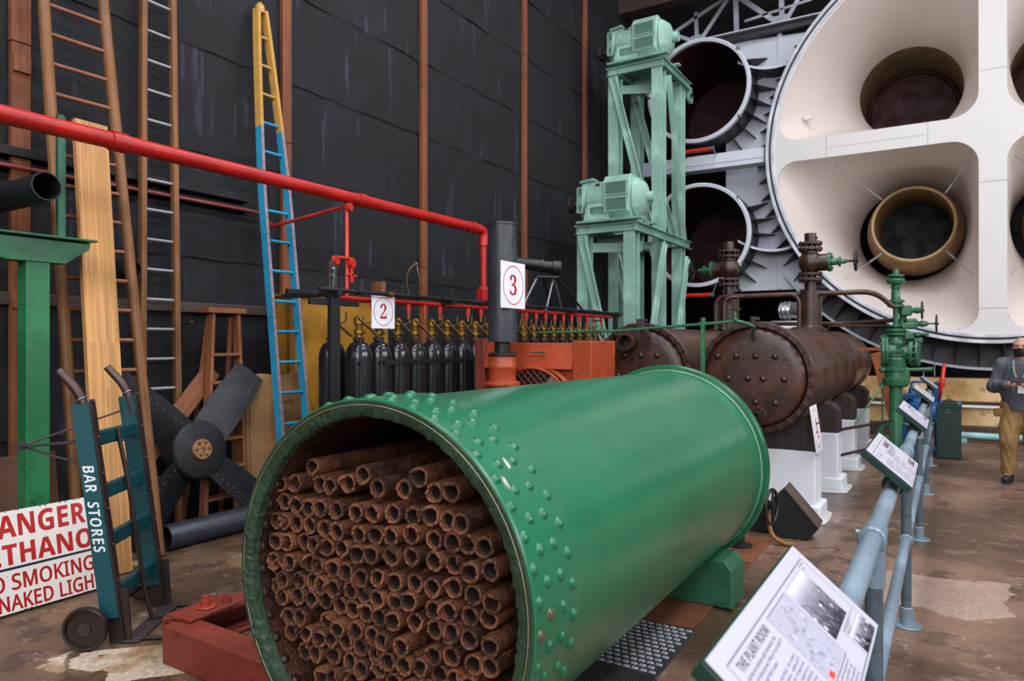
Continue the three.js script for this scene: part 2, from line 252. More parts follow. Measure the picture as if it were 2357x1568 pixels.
function floorMesh(x0, x1, d0, d1, px, name, parent) {
  const w = Math.round((x1 - x0) * px), h = Math.round((d1 - d0) * px);
  const map = texture(w, h, (u, v) => floorTone(x0 + u * (x1 - x0), d0 + v * (d1 - d0)), true), rough = texture(512, 512, (u, v) => 0.42 + 0.58 * sstep(0.3, 0.68, fbm(u, v, 5, 5, 231)), false, [2.5, 2.5]);
  map.wrapS = map.wrapT = THREE.ClampToEdgeWrapping;
  const g = new THREE.BufferGeometry(), P = [[x0, d0], [x1, d0], [x1, d1], [x0, d1]], pos = [], uv = [];
  for (const k of [0, 1, 2, 0, 2, 3]) { pos.push(P[k][0], 0, -P[k][1]); uv.push((P[k][0] - x0) / (x1 - x0), (P[k][1] - d0) / (d1 - d0)); }
  g.setAttribute('position', new THREE.Float32BufferAttribute(pos, 3)); g.setAttribute('uv', new THREE.Float32BufferAttribute(uv, 2)); g.computeVertexNormals();
  const bump = texture(512, 512, (u, v) => 0.5 * fbm(u, v, 20, 4, 235) + 0.5 * fbm(u, v, 120, 2, 237), false, [(0.8) / (x1 - x0), 0.8 / (d1 - d0)]);
  rough.repeat.set((x1 - x0) / 2.5, (d1 - d0) / 2.5);
  const m = new THREE.MeshPhysicalMaterial({ map, roughness: 0.58, roughnessMap: rough, bumpMap: bump, bumpScale: 0.0015 });
  const o = new THREE.Mesh(g, m); o.name = name; o.receiveShadow = o.castShadow = true; parent.add(o);
}
const floor = struct('floor');
floorMesh(-6.1, 1.9, 0, 8, 190, 'painted_concrete', floor);
floorMesh(-6.1, 12, 8, 20.5, 40, 'painted_concrete', floor);
floorMesh(1.9, 12, 0, 8, 40, 'painted_concrete', floor);
floorMesh(-6.1, 12, -9, 0, 40, 'painted_concrete', floor);
part('floor_slab', put(box(18.4, 0.3, 30, 0), [2.95, -0.155, 5.75]), M.plaster, floor);
// steel trench covers let into the floor beneath the boiler
const coverMats = [paint('#7b4a33', { rough: 0.55, map: T.scuffed }), paint('#6a4733', { rough: 0.55, map: T.scuffed }), paint('#8a5638', { rough: 0.5, map: T.scuffed })];
for (const [i, [a, b]] of [[4.08, 4.66], [4.68, 5.5], [5.52, 6.3]].entries()) part('trench_cover', put(box(1.1, 0.012, b - a - 0.012, 0.003), [-1.82, 0.006, (a + b) / 2]), coverMats[i], floor);
{ // chequer plate with its raised lozenges, then a bar grating
  part('chequer_plate', [put(box(0.62, 0.012, 0.66, 0.003), [-1.55, 0.006, 3.735])], paint('#4b4a4d', { rough: 0.5, metal: 0.3 }), floor);
  const lz = ubox(new THREE.CylinderGeometry(0.012, 0.018, 0.006, 4, 1).rotateY(Math.PI / 4).scale(1.5, 1, 0.85)), lm = paint('#b9bcc2', { rough: 0.35, metal: 0.2 });
  for (let i = 0; i < 13; i++) for (let j = 0; j < 13; j++) { const o = new THREE.Mesh(lz, lm); o.name = 'tread_lozenge'; o.position.copy(V(-1.835 + i * 0.0465 + (j % 2) * 0.0232, 0.015, 3.435 + j * 0.05)); o.castShadow = o.receiveShadow = true; if (o.position.x < -1.255) floor.add(o); }
  const gr = []; for (let i = 0; i < 44; i++) gr.push(put(box(0.006, 0.03, 1.1, 0), [-1.86 + i * 0.0145, 0.012, 2.84])); for (let k = 0; k < 9; k++) gr.push(put(box(0.64, 0.014, 0.006, 0), [-1.55, 0.014, 2.32 + k * 0.13]));
  part('grating', gr, M.gunIron, floor).userData.kind = 'stuff';
}
// left wall: tarred felt in overlapping sheets on a solid wall, timber battens and two long ledges
const wallL = struct('wall_left');
part('wall_body', put(box(0.3, 11.2, 30, 0), [WALL_X - 0.17, 5.5, 5.75]), M.feltBase, wallL);
{
  const courses = [0, 0.98, 2.02, 2.53, 3.53, 4.53, 5.53, 6.53, 7.53, 8.53, 9.6, 11], r = rng(51);
  for (let c = 0; c < courses.length - 1; c++) {
    let d = -1.2 + (c % 2) * 0.9 - r() * 0.6;
    while (d < 19.5) {
      const w = 1.15 + r() * 0.3, y0 = courses[c] - (c ? 0.05 : 0), y1 = courses[c + 1], nx = 4, ny = 3, pos = [], uv = [], idx = [], ou = r() * 4, ov = r() * 4, ph = r() * 9;
      for (let j = -1; j <= ny; j++) for (let i = 0; i <= nx; i++) {
        const t = Math.max(j, 0) / ny, s = i / nx, sag = j <= 0 ? 0.012 * Math.sin(s * 9 + ph) : 0;
        const out = j < 0 ? 0 : 0.006 + 0.012 * (1 - t) + 0.009 * Math.sin(s * 7 + ph + t * 3) * Math.sin(s * Math.PI) + 0.004 * r();
        const D = d + s * w, Y = lerp(y0, y1, t) + sag; pos.push(WALL_X - 0.015 + out, Y, -D); uv.push((D + ou) / 1, (Y + ov) / 1);
      }
      for (let j = 0; j <= ny; j++) for (let i = 0; i < nx; i++) { const a = j * (nx + 1) + i; idx.push(a, a + 1, a + nx + 2, a, a + nx + 2, a + nx + 1); }
      const g = new THREE.BufferGeometry(); g.setAttribute('position', new THREE.Float32BufferAttribute(pos, 3)); g.setAttribute('uv', new THREE.Float32BufferAttribute(uv, 2)); g.setIndex(idx);
      const o = new THREE.Mesh(crease(g, 0.7), M.felt); o.name = 'felt_sheet'; o.castShadow = o.receiveShadow = true; wallL.add(o);
      d += w - 0.03;
    }
  }
  for (const [d, w, top] of [[2.68, 0.135, 10.8], [5.25, 0.12, 10.8], [7.6, 0.12, 10.8], [10.29, 0.12, 10.8], [12.64, 0.12, 10.8], [15.1, 0.12, 10.8], [0.1, 0.13, 10.8]]) {
    let y = 0; const rr = rng(Math.round(d * 100));
    while (y < top) { const h = Math.min(top - y, 2.4 + rr() * 1.6); part('wall_batten', put(box(0.055, h - 0.006, w * (0.94 + 0.1 * rr()), 0.004), [WALL_X + 0.028 + rr() * 0.006, y + h / 2, d + (rr() - 0.5) * 0.01]), M.batten, wallL); y += h; }
  }
  for (const [d, y] of [[2.68, 0.5], [2.68, 2.0], [2.68, 3.8]]) part('batten_block', put(box(0.03, 0.13, 0.12, 0.004), [WALL_X + 0.07, y, d]), M.batten, wallL);
  part('ledge', [bar([WALL_X + 0.05, 3.12, -1], [WALL_X + 0.05, 3.12, 4.75], 0.07, 0.1, [0, 1, 0]), bar([WALL_X + 0.03, 3.02, -1], [WALL_X + 0.03, 3.02, 4.75], 0.05, 0.06, [0, 1, 0])], M.blackMatt, wallL);
  part('felt_lap', [bar([WALL_X + 0.02, 2.02, -1], [WALL_X + 0.02, 2.0, 5.2], 0.1, 0.035, [0, 1, 0], 0.012)], M.lap, wallL, 'brown worn felt lap along the wall');
}
const wallB = struct('wall_back'); part('wall_body', put(box(18.4, 11.2, 0.3, 0), [2.95, 5.5, D1 + 0.15]), M.backDark, wallB);
// a wall of the given span with openings for the added windows; u runs along the wall
function windowWall(name, u0, u1, holes, place) { const s = new THREE.Shape([[u0, -0.1], [u1, -0.1], [u1, 11.1], [u0, 11.1]].map((p) => new THREE.Vector2(...p))); for (const [u, y, w, h] of holes) s.holes.push(new THREE.Path([[u - w / 2, y - h / 2], [u - w / 2, y + h / 2], [u + w / 2, y + h / 2], [u + w / 2, y - h / 2]].map((p) => new THREE.Vector2(...p)))); const o = struct(name); part('wall_body', place(ubox(new THREE.ExtrudeGeometry(s, { depth: 0.3, bevelEnabled: false }))), M.plaster, o); return o; }
windowWall('wall_right', -9.3, 20.8, ADDED_WINDOWS.filter((w) => w[4] === 'right').map(([c, w, h]) => [c[2], c[1], w, h]), (g) => g.rotateY(Math.PI / 2).translate(XR, 0, 0));
windowWall('wall_front', -6.4, 12.3, ADDED_WINDOWS.filter((w) => w[4] === 'front').map(([c, w, h]) => [c[0], c[1], w, h]), (g) => g.translate(0, 0, -D0));
const ceil = struct('ceiling');
{ // one slab with an opening for every roof light
  const s = new THREE.Shape([[-6.4, -20.8], [12.3, -20.8], [12.3, 9.3], [-6.4, 9.3]].map((p) => new THREE.Vector2(...p)));
  for (const [X, D, w, l] of ROOF_LIGHTS) s.holes.push(new THREE.Path([[X - w / 2, -D - l / 2], [X - w / 2, -D + l / 2], [X + w / 2, -D + l / 2], [X + w / 2, -D - l / 2]].map((p) => new THREE.Vector2(...p))));
  const g = new THREE.ExtrudeGeometry(s, { depth: 0.25, bevelEnabled: false }).rotateX(Math.PI / 2).translate(0, ROOF_Y + 0.25, 0);
  part('roof_slab', ubox(g), M.ceiling, ceil);
}
const glow = new THREE.MeshStandardMaterial({ color: 0xffffff, emissive: LIGHT_COLOR, emissiveIntensity: 3, roughness: 0.6 });
for (const [X, D, w, l, I] of ROOF_LIGHTS) {
  const win = struct('window'); win.name = win.name === 'window' ? 'window_1' : 'window_' + (parseInt(win.name.slice(7)) + 1);
  part('pane', put(box(w, 0.02, l, 0), [X, ROOF_Y + 0.12, D]), glow, win);
  const fr = []; for (let k = 0; k <= 4; k++) fr.push(put(box(w, 0.06, 0.05, 0.004), [X, ROOF_Y + 0.09, D - l / 2 + 0.03 + k * (l - 0.06) / 4])); for (const e of [-1, 1]) fr.push(put(box(0.05, 0.06, l, 0.004), [X + e * (w / 2 - 0.025), ROOF_Y + 0.09, D]));
  part('window_frame', fr, M.white, win);
  const L = new THREE.RectAreaLight(LIGHT_COLOR, I, w - 0.1, l - 0.1); L.position.copy(V(X, ROOF_Y + 0.05, D)); L.rotation.x = -Math.PI / 2; L.castShadow = true; L.name = 'roof_light'; scene.add(L);
}
for (const [c, w, h, I, wall] of ADDED_WINDOWS) {  // added out-of-view windows, there to give frontal and side fill light
  const win = struct('window'); win.name = 'window_' + (parseInt(win.name.slice(7)) + 1); const f = wall === 'front', n = f ? [0, 0, 1] : [-1, 0, 0], at = (u, y, d) => f ? [c[0] + u, c[1] + y, c[2] - d] : [c[0] + d, c[1] + y, c[2] + u], B = (u, y, d, a, b, t) => put(f ? box(a, b, t, 0.003) : box(t, b, a, 0.003), at(u, y, d));
  part('pane', [B(0, 0, 0.16, w, h, 0.02)], glow, win); part('window_frame', [...[-2, -1, 0, 1, 2].map((k) => B(k * (w - 0.08) / 4, 0, 0.11, 0.06, h, 0.06)), ...[-1.5, -0.5, 0.5, 1.5].map((k) => B(0, k * (h - 0.06) / 3, 0.11, w, 0.06, 0.06))], M.white, win);
  const L = new THREE.RectAreaLight(LIGHT_COLOR, I, w - 0.1, h - 0.1); L.position.copy(H3(at(0, 0, 0.06))); L.lookAt(H3(at(0, 0, 0.06).map((v, i) => v + n[i]))); L.rotateY(Math.PI); L.castShadow = true; L.name = 'window_light'; scene.add(L);
}

// ---------------------------------------------------------------- the green boiler in front
const BX = -1.77, BY = 0.789;
{
  const b = thing('boiler', 'large green riveted boiler barrel lying open, packed with rusty tubes', 'boiler', [BX, 0, 3.5]);
  // paint of the shell: u goes round the barrel, v along it; chips and dull patches stay where they are
  const shellMap = texture(2048, 1024, (u, v) => {
    const ang = u * 360, d = 1.897 + v * 3.2, n = fbm(u, v, 6, 6, 301), m = fbm(u, v, 28, 4, 307), s = fbm(u, v, 120, 2, 311);
    let c = mix3([0.94, 0.94, 0.94], [1, 1, 1], sstep(0.3, 0.68, n)); c = mix3(c, [0.88, 0.93, 0.93], 0.4 * sstep(0.58, 0.72, m));
    const chip = (a0, dd, ra, rd) => { const x = (ang - a0) / ra, y = (d - dd) / rd, k = Math.hypot(x, y) + (fbm(u, v, 160, 3, 317) - 0.5) * 1.5; return k < 0.75 ? 1 : 0; };
    if (chip(44.6, 2.045, 2.7, 0.02) || chip(38.2, 1.967, 3.0, 0.016)) c = s > 0.5 ? [7, 1.15, 1.6] : [10, 1.65, 2.35];
    return c.map((x, i) => Math.min(1, x * [0.075, 0.435, 0.29][i]));
  }, true);
  const shellM = new THREE.MeshPhysicalMaterial({ map: shellMap, roughness: 0.36, roughnessMap: texture(N, N, (x, y) => 0.7 + 0.3 * fbm(x, y, 9, 5, 321), false), bumpMap: texture(1024, 512, (x, y) => 0.55 * fbm(x, y, 40, 4, 331) + 0.45 * fbm(x, y, 11, 4, 337), false), bumpScale: 0.0018, clearcoat: 0.5, clearcoatRoughness: 0.28, side: THREE.DoubleSide });
  part('shell', revD([[0.683, 1.903], [0.689, 1.91], [0.689, 2.225], [0.686, 2.235], [0.678, 2.237], [0.676, 2.26], [0.674, 3.6], [0.672, 5.062]], BX, BY, 180, false), shellM, b);
  const jr = rng(77), jit = Array.from({ length: 181 }, () => jr());
  // cut edge of the doubled plate, ragged from the torch
  part('cut_edge', revD([[0.6835, 1.9], [0.681, 1.897], [0.667, 1.898], [0.663, 1.902], [0.661, 1.895], [0.642, 1.899], [0.626, 1.908], [0.62, 1.935]], BX, BY, 300, true, (r, d, i, j) => [r - (j >= 5 ? jit[i % 181] * 0.007 : 0), d + (j >= 3 ? (jit[(i * 7 + j) % 180] - 0.5) * 0.008 + (jit[Math.floor(i / 9)] - 0.5) * 0.006 : 0)]), M.greenEdge, b, 'ragged torch cut edge');
  part('bead', revD([[0.668, 1.897], [0.666, 1.8945], [0.664, 1.897]], BX, BY, 180), paint('#a09468', { rough: 0.7 }), b, 'pale weld line round the cut edge');
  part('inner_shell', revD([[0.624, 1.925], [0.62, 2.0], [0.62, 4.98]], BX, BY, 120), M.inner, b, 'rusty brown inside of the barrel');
  part('tube_plate', [put(cyl(0.635, 0.03, 64), [BX, BY, 4.97], [0, 0, 1])], M.rustDark, b);
  part('end_flange', revD([[0.66, 5.05], [0.672, 5.052], [0.712, 5.054], [0.717, 5.06], [0.72, 5.075], [0.72, 5.12], [0.712, 5.13], [0.62, 5.13]], BX, BY, 160), paint('#156a45', { rough: 0.4 }), b);
  part('weld_bead', revD([[0.671, 5.04], [0.678, 5.036], [0.684, 5.042], [0.686, 5.054]], BX, BY, 160, true, (r, d, i) => [r + 0.002 * jit[i], d]), paint('#6f9a74', { rough: 0.6 }), b, 'pale weld bead');
  part('back_plate', [put(cyl(0.63, 0.02, 64), [BX, BY, 5.12], [0, 0, 1])], M.green, b);
  // four rows of rivets round the front band
  const dome = (r) => lathe([[0, r * 0.62], [r * 0.35, r * 0.58], [r * 0.7, r * 0.4], [r * 0.92, r * 0.16], [r, 0], [r * 1.05, -0.002]], 14);
  const rg = dome(0.0215), bare = paint('#6d6652', { rough: 0.35, metal: 0.4, map: T.scuffed });
  for (const [d, ph, rad] of [[1.935, 6.47, 0.689], [2.0, 10.46, 0.689], [2.09, 10.26, 0.689], [2.165, 6.07, 0.689]]) for (let i = 0; i < 42; i++) {
    const a = (ph + i * 360 / 42) * Math.PI / 180, o = new THREE.Mesh(rg, (i > 39 && i % 2 && d < 2.05) || (i === 38 && d < 2.05) ? bare : M.green); o.name = 'rivet'; o.castShadow = o.receiveShadow = true;
    o.position.copy(V(BX + Math.cos(a) * rad, BY + Math.sin(a) * rad, d)).sub(b.position); o.quaternion.setFromUnitVectors(UP, new THREE.Vector3(Math.cos(a), Math.sin(a), 0)); b.add(o);
  }
  const ri = dome(0.021);
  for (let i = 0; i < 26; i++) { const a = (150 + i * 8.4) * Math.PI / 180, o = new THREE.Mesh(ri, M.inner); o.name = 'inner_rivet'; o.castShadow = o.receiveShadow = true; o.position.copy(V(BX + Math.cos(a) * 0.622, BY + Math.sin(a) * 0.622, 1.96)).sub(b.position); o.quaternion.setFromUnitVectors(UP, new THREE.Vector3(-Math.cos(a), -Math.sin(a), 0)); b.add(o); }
  // boiler tubes: [x, y] of each visible end, in centimetres from the barrel's axis, row by row
  const rows = [[-39, 39, -11, 39, 17, 41], [-54, 32, -48, 32, -34, 33, -27, 33, -18, 35, -3, 35, 10, 36, 23, 36, 30, 37], [-54, 24, -48, 23, -40, 23, -32, 24, -25, 24, -15, 24, -6, 25, 3, 26, 12, 26, 22, 28, 29, 27, 35, 27],
    [-57, 16, -54, 16, -47, 16, -40, 16, -31, 16, -24, 16, -14, 16, -5, 17, 3, 18, 13, 20, 22, 19, 31, 20, 37, 20, 44, 20], [-56, 8, -51, 8, -43, 9, -36, 9, -30, 9, -23, 9, -13, 9, -6, 10, 4, 11, 13, 12, 23, 12, 31, 12, 39, 11, 47, 13],
    [-57, 0, -50, 0, -40, 1, -34, 1, -27, 1, -20, 1, -12, 0, -4, 1, 4, 1, 13, 2, 23, 3, 31, 4, 39, 3, 47, 2], [-56, -3, -57, -11, -52, -7, -46, -7, -38, -6, -32, -6, -25, -6, -18, -6, -11, -6, -3, -6, 4, -6, 12, -4, 23, -5, 30, -4, 37, -5, 45, -4],
    [-53, -14, -46, -13, -38, -13, -31, -12, -24, -13, -17, -13, -10, -13, -3, -13, 4, -13, 13, -12, 23, -12, 31, -11, 38, -12, 47, -12], [-51, -22, -44, -21, -30, -20, -23, -21, -14, -20, -7, -21, 0, -21, 7, -22, 23, -21, 30, -20, 39, -21, 47, -19],
    [-49, -28, -42, -28, -35, -28, -28, -27, -20, -26, -12, -26, -5, -28, 2, -28, 9, -28, 17, -27], [-43, -35, -36, -34, -27, -33, -18, -33, -11, -34, -3, -32, 5, -35, 12, -36, 19, -34, 24, -28, 31, -28, 38, -28, 28, -36, 36, -36], [-33, -42, -26, -41, -16, -40, -8, -42, 0, -42, 8, -43, 16, -42, 25, -43]];
  const variants = [];
  for (let k = 0; k < 8; k++) { // thin-walled tube, its end rusted ragged; a few with a jagged lip
    const r = rng(900 + k), seg = 22, pos = [], idx = [], uv = [], R = 0.0375, prof = [[R, 1.1], [R, 0.12], [R, 0.03], [R, 0], [R - 0.003, -0.003], [R - 0.01, 0], [R - 0.0105, 0.02]], e = Array.from({ length: seg }, () => r()), lip = r() * 6.28;
    for (let i = 0; i <= seg; i++) for (let j = 0; j < prof.length; j++) {
      const a = i / seg * 2 * Math.PI, q = e[i % seg], near = j >= 3 && j <= 5, l = Math.max(0, Math.cos(a - lip)) ** 6 * (k % 3 === 0 ? 0.02 : 0.007);
      const rr = prof[j][0] + (near ? (q - 0.5) * 0.0022 : 0) + (j > 3 && j < 6 ? -q * 0.003 : 0), d = prof[j][1] + (near ? (e[(i * 5) % seg] - 0.4) * 0.011 - l : 0);
      pos.push(rr * Math.cos(a), rr * Math.sin(a), -d); uv.push(i / seg * 0.22, d);
    }
    for (let i = 0; i < seg; i++) for (let j = 0; j < prof.length - 1; j++) { const a = i * prof.length + j, c = a + prof.length; idx.push(a, c, c + 1, a, c + 1, a + 1); }
    const g = new THREE.BufferGeometry(); g.setAttribute('position', new THREE.Float32BufferAttribute(pos, 3)); g.setAttribute('uv', new THREE.Float32BufferAttribute(uv, 2)); g.setIndex(idx); variants.push(crease(g, 0.8));
  }
  const bore = cyl(0.0272, 0.6, 18, 0.0272, true).rotateX(Math.PI / 2).translate(0, 0, -0.312), shadedBoreM = paint('#3b302b', { rough: 0.9 });  // tube insides, coloured darker to stand in for the shade within
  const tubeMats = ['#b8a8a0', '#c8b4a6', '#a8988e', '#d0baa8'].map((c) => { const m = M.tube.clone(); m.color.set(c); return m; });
  rows.forEach((row) => { for (let i = 0; i < row.length; i += 2) { const k = Math.floor(R0() * 8), o = new THREE.Mesh(variants[k], tubeMats[Math.floor(R0() * 4)]); o.name = 'tube'; o.castShadow = o.receiveShadow = true; o.position.copy(V(BX + row[i] / 100, BY + row[i + 1] / 100, 1.975 + R0() * 0.03 - (row[i] < -50 ? 0.015 : 0))).sub(b.position); o.rotation.set((R0() - 0.5) * 0.016, (R0() - 0.5) * 0.016, R0() * 6.28); b.add(o); const q = new THREE.Mesh(bore, shadedBoreM); q.name = 'bore'; q.castShadow = q.receiveShadow = true; o.add(q); } });
}
// chocks under the barrel: timber with a hollow for the barrel and bevelled top corners
function chock(at, label, w = 0.62) {
  const R = 0.675, top = 0.31, pts = [[-w, 0.012], [w, 0.012], [w, top - 0.06], [w - 0.05, top]];
  for (let i = 0; i <= 12; i++) { const e = Math.min(0.46, w - 0.06), x = lerp(e, -e, i / 12); pts.push([x, Math.min(top, BY - Math.sqrt(R * R - x * x) + 0.004)]); }
  pts.push([-w + 0.05, top], [-w, top - 0.06]);
  const g = prism(pts, 0.3, 0.008); return lone('chock', put(g, at), M.chockGreen, label, 'chock', at);
}
chock([BX, 0, 4.64], 'dark green chock under the far end of the green boiler');
chock([BX, 0, 2.75], 'dark green chock hidden low under the boiler behind its open end', 0.3);
// red oxide floor frame beside the open end
{
  const f = thing('floor_frame', 'red oxide steel floor frame with a bolted corner plate beside the open boiler end', 'frame', [-3.4, 0, 2.4]);
  part('front_beam', [bar([-3.5, 0.1, 2.30], [-2.12, 0.1, 2.27], 0.196, 0.16, [0, 1, 0], 0.006)], M.oxide, f);
  part('side_beam', [bar([-3.58, 0.165, 2.32], [-3.5, 0.165, 3.9], 0.022, 0.17, [0, 1, 0]), bar([-3.655, 0.085, 2.32], [-3.575, 0.085, 3.9], 0.17, 0.018, [0, 1, 0]), bar([-3.58, 0.012, 2.32], [-3.5, 0.012, 3.9], 0.018, 0.16, [0, 1, 0])], M.oxide, f);
  part('corner_plate', [put(box(0.19, 0.016, 0.36, 0.003), [-3.5, 0.21, 2.48], [0, 1, 0], [1, 0, 0.06])], M.oxide, f);
  const bt = part('bolt', [...putAll(flange(0.055, 0.008, 0), [-3.49, 0.224, 2.47]), put(hexbolt(0.03, 0.036), [-3.49, 0.244, 2.47]), put(cyl(0.017, 0.02, 12), [-3.49, 0.268, 2.47])], paint('#b5452c', { rough: 0.5 }), f, 'brighter orange red hexagon bolt');
  part('bolt', [put(hexbolt(0.024, 0.03), [-3.46, 0.234, 2.58]), put(cyl(0.012, 0.014, 10), [-3.46, 0.255, 2.58])], M.oxide, f);
}

// ---------------------------------------------------------------- left side: things against the wall
function plainLadder(name, label, foot0, foot1, top0, top1, o) { // rails from foot to top, rungs at equal distances
  const t = thing(name, label, 'ladder', mid(foot0, foot1));
  for (const [a, b] of [[foot0, top0], [foot1, top1]]) part('rail', [bar(a, b, o.w, o.d, [1, 0, 0], o.round ?? 0.012)], o.rail, t);
  for (let y = o.first; y < 0.985 * Math.min(top0[1], top1[1]); y += o.step) { const a = mid(foot0, top0, y / top0[1]), b = mid(foot1, top1, y / top1[1]); part('rung', [rod(a, b, o.r, 10)], o.rung, t); }
  return t;
}
plainLadder('ladder', 'brown pole ladder with dark wooden rungs leaning behind the pale plank', [-5.3, 0, 2.74], [-5.24, 0, 3.3], [-6.0, 5.6, 2.74], [-6.0, 5.6, 3.16], { w: 0.075, d: 0.08, round: 0.03, rail: M.woodDark, rung: M.woodRed, r: 0.017, first: 0.3, step: 0.232 });
plainLadder('ladder', 'varnished brown ladder with thin metal rungs, left of the yellow and blue ladder', [-5.93, 0, 3.57], [-5.93, 0, 3.92], [-6.0, 5.9, 3.625], [-6.0, 5.9, 3.88], { w: 0.065, d: 0.055, round: 0.012, rail: M.woodDark, rung: paint('#b4b3b6', { rough: 0.5 }), r: 0.013, first: 0.22, step: 0.262 });
{ // window cleaner's ladder: rails meet in a point, painted in two colours
  const t = thing('ladder', 'pointed narrow ladder painted yellow above and light blue below', 'ladder', [-5.4, 0, 4.86]);
  const at = (y, s) => { const k = y / 5.13, w = 0.02 + 0.128 * Math.pow(clamp((5.17 - y) / 2.0), 0.75) + 0.012 * clamp((3 - y) / 3); return [lerp(-5.4, -6.0, k), y, 4.86 + s * w + 0.012 * s]; };
  const rail = (y0, y1, s) => { const g = [], n = Math.ceil((y1 - y0) / 0.28); for (let i = 0; i < n; i++) g.push(bar(at(lerp(y0, y1, i / n), s), at(lerp(y0, y1, (i + 1) / n) + 0.01, s), 0.078, 0.04, [1, 0, 0.1], 0.003)); return g; };
  const edge = (y0, y1, s) => { const g = [], n = Math.ceil((y1 - y0) / 0.28), f = (y) => { const p = at(y, s); return [p[0] + 0.04, p[1], p[2]]; }; for (let i = 0; i < n; i++) g.push(bar(f(lerp(y0, y1, i / n)), f(lerp(y0, y1, (i + 1) / n) + 0.01), 0.005, 0.032, [1, 0, 0.1], 0)); return g; };
  for (const s of [-1, 1]) { part('blue_rail', rail(0, 3.82, s), M.blue, t, 'light blue lower rail'); part('yellow_rail', rail(3.82, 5.06, s), M.yellow, t, 'yellow upper rail'); part('worn_edge', edge(0, 3.82, s), M.wornEdge, t, 'front edge worn to pinkish wood'); }
  part('tip', [put(lathe([[0, 0.05], [0.02, 0.045], [0.045, 0.01], [0.05, -0.06], [0, -0.07]], 14), [-6.0, 5.1, 4.86])], M.yellow, t);
  for (let i = 0; i < 16; i++) { const y = 0.28 + i * 0.3, a = at(y, -1), b = at(y, 1); part('rung', [rod(a, b, 0.016, 10)], y > 3.9 ? M.yellow : M.blue, t); }
}
{
  const t = thing('plank', 'long pale timber plank leaning on the wall in front of a ladder', 'plank', [-5.08, 0, 2.87]);
  part('board', [bar([-5.1, 0.005, 2.87], [-5.55, 3.34, 2.93], 0.05, 0.245, [1, 0, 0], 0.006)], M.plank, t);
}
// propeller fan
{
  const C = [-5.6, 0.735, 3.864], t = thing('propeller', 'big dark four-bladed fan propeller standing against the wall', 'propeller', [C[0], 0, C[2]]);
  const n = [0.985, 0.16, -0.06], P = (gs) => putAll(all(gs, (g) => g.scale(1.063, 1.063, 1.063)), C, n, [0, 0, 1]); // local: Y out of the disc, X along the hall
  part('hub', P([lathe([[0, 0.075], [0.215, 0.075], [0.232, 0.066], [0.24, 0.05], [0.24, -0.09], [0.22, -0.1], [0, -0.1]], 48)]), M.fanBlue, t);
  const b = part('boss_plate', P([lathe([[0.018, 0.1], [0.078, 0.1], [0.084, 0.094], [0.084, 0.07]], 32), cyl(0.018, 0.02, 12).translate(0, 0.078, 0)]), paint('#9a6a3c', { rough: 0.5, map: T.scuffed }), t, 'brown bolted plate in the middle');
  part('bolt', P(ringBolts(6, 0.056, (x, z) => hexbolt(0.009, 0.014).translate(x, 0.104, z))), M.iron, b);
  for (let k = 0; k < 4; k++) {
    const pos = [], idx = [], nu = 14, nv = 6, sec = (u, v, s) => { // u along, v across -1..1
      const r = lerp(0.17, 0.86, u), w = 0.148 + 0.03 * Math.sin(Math.min(1, u * 1.7) * Math.PI / 2) - 0.04 * u, tw = lerp(0.5, 0.2, u), th = 0.014 * (1 - v * v * 0.8) * lerp(1.6, 0.8, u), x = v * w, up = Math.sin(tw) * x + s * th, ac = Math.cos(tw) * x; return [r - Math.abs(v) * 0.0, up, ac];
    };
    for (const s of [1, -1]) for (let i = 0; i <= nu; i++) for (let j = 0; j <= nv; j++) pos.push(...sec(i / nu, j / nv * 2 - 1, s));
    const q = (s, i, j) => s * (nu + 1) * (nv + 1) + i * (nv + 1) + j;
    for (let i = 0; i < nu; i++) for (let j = 0; j < nv; j++) { idx.push(q(0, i, j), q(0, i, j + 1), q(0, i + 1, j + 1), q(0, i, j), q(0, i + 1, j + 1), q(0, i + 1, j)); idx.push(q(1, i, j), q(1, i + 1, j + 1), q(1, i, j + 1), q(1, i, j), q(1, i + 1, j), q(1, i + 1, j + 1)); }
    for (let i = 0; i < nu; i++) for (const j of [0, nv]) idx.push(q(0, i, j), q(0, i + 1, j), q(1, i + 1, j), q(0, i, j), q(1, i + 1, j), q(1, i, j));
    for (let j = 0; j < nv; j++) idx.push(q(0, nu, j), q(0, nu, j + 1), q(1, nu, j + 1), q(0, nu, j), q(1, nu, j + 1), q(1, nu, j));
    const g = new THREE.BufferGeometry(); g.setAttribute('position', new THREE.Float32BufferAttribute(pos, 3)); g.setIndex(idx);
    const riv = []; for (let i = 0; i < 9; i++) { const p = sec(0.12 + i * 0.09, 0.55, 1); riv.push(ball(0.006, 6, 4).translate(p[0], p[1], p[2])); }
    const a = -(47 + k * 90) * Math.PI / 180, bl = part('blade', P(all([ubox(crease(g, 0.6))], (q2) => q2.applyMatrix4(frame(new THREE.Vector3(0, 1, 0), new THREE.Vector3(Math.cos(a), 0, Math.sin(a)))))), M.fanBlue, t);
    part('rivet_row', P(all(riv, (q2) => q2.applyMatrix4(frame(new THREE.Vector3(0, 1, 0), new THREE.Vector3(Math.cos(a), 0, Math.sin(a)))))), M.steel, bl).userData.kind = 'stuff';
  }
}
lone('pipe', [put(lathe([[0.1, 0], [0.104, 0.006], [0.104, 2.2], [0.1, 2.206], [0.085, 2.2], [0.085, 0], [0.1, 0]], 28), [-5.36, 0.105, 3.42], [0.0, 0, 1])], M.darkPipe, 'thick dark scuffed pipe lying on the floor below the fan propeller', 'pipe', [-5.36, 0, 4.5]);
lone('board', [bar([-5.72, 0.35, 3.15], [-5.9, 1.42, 4.24], 0.03, 0.17, [1, 0.2, 0], 0.004)], M.woodRed, 'brown board slanting behind the fan propeller', 'board', [-5.7, 0, 3.7]);
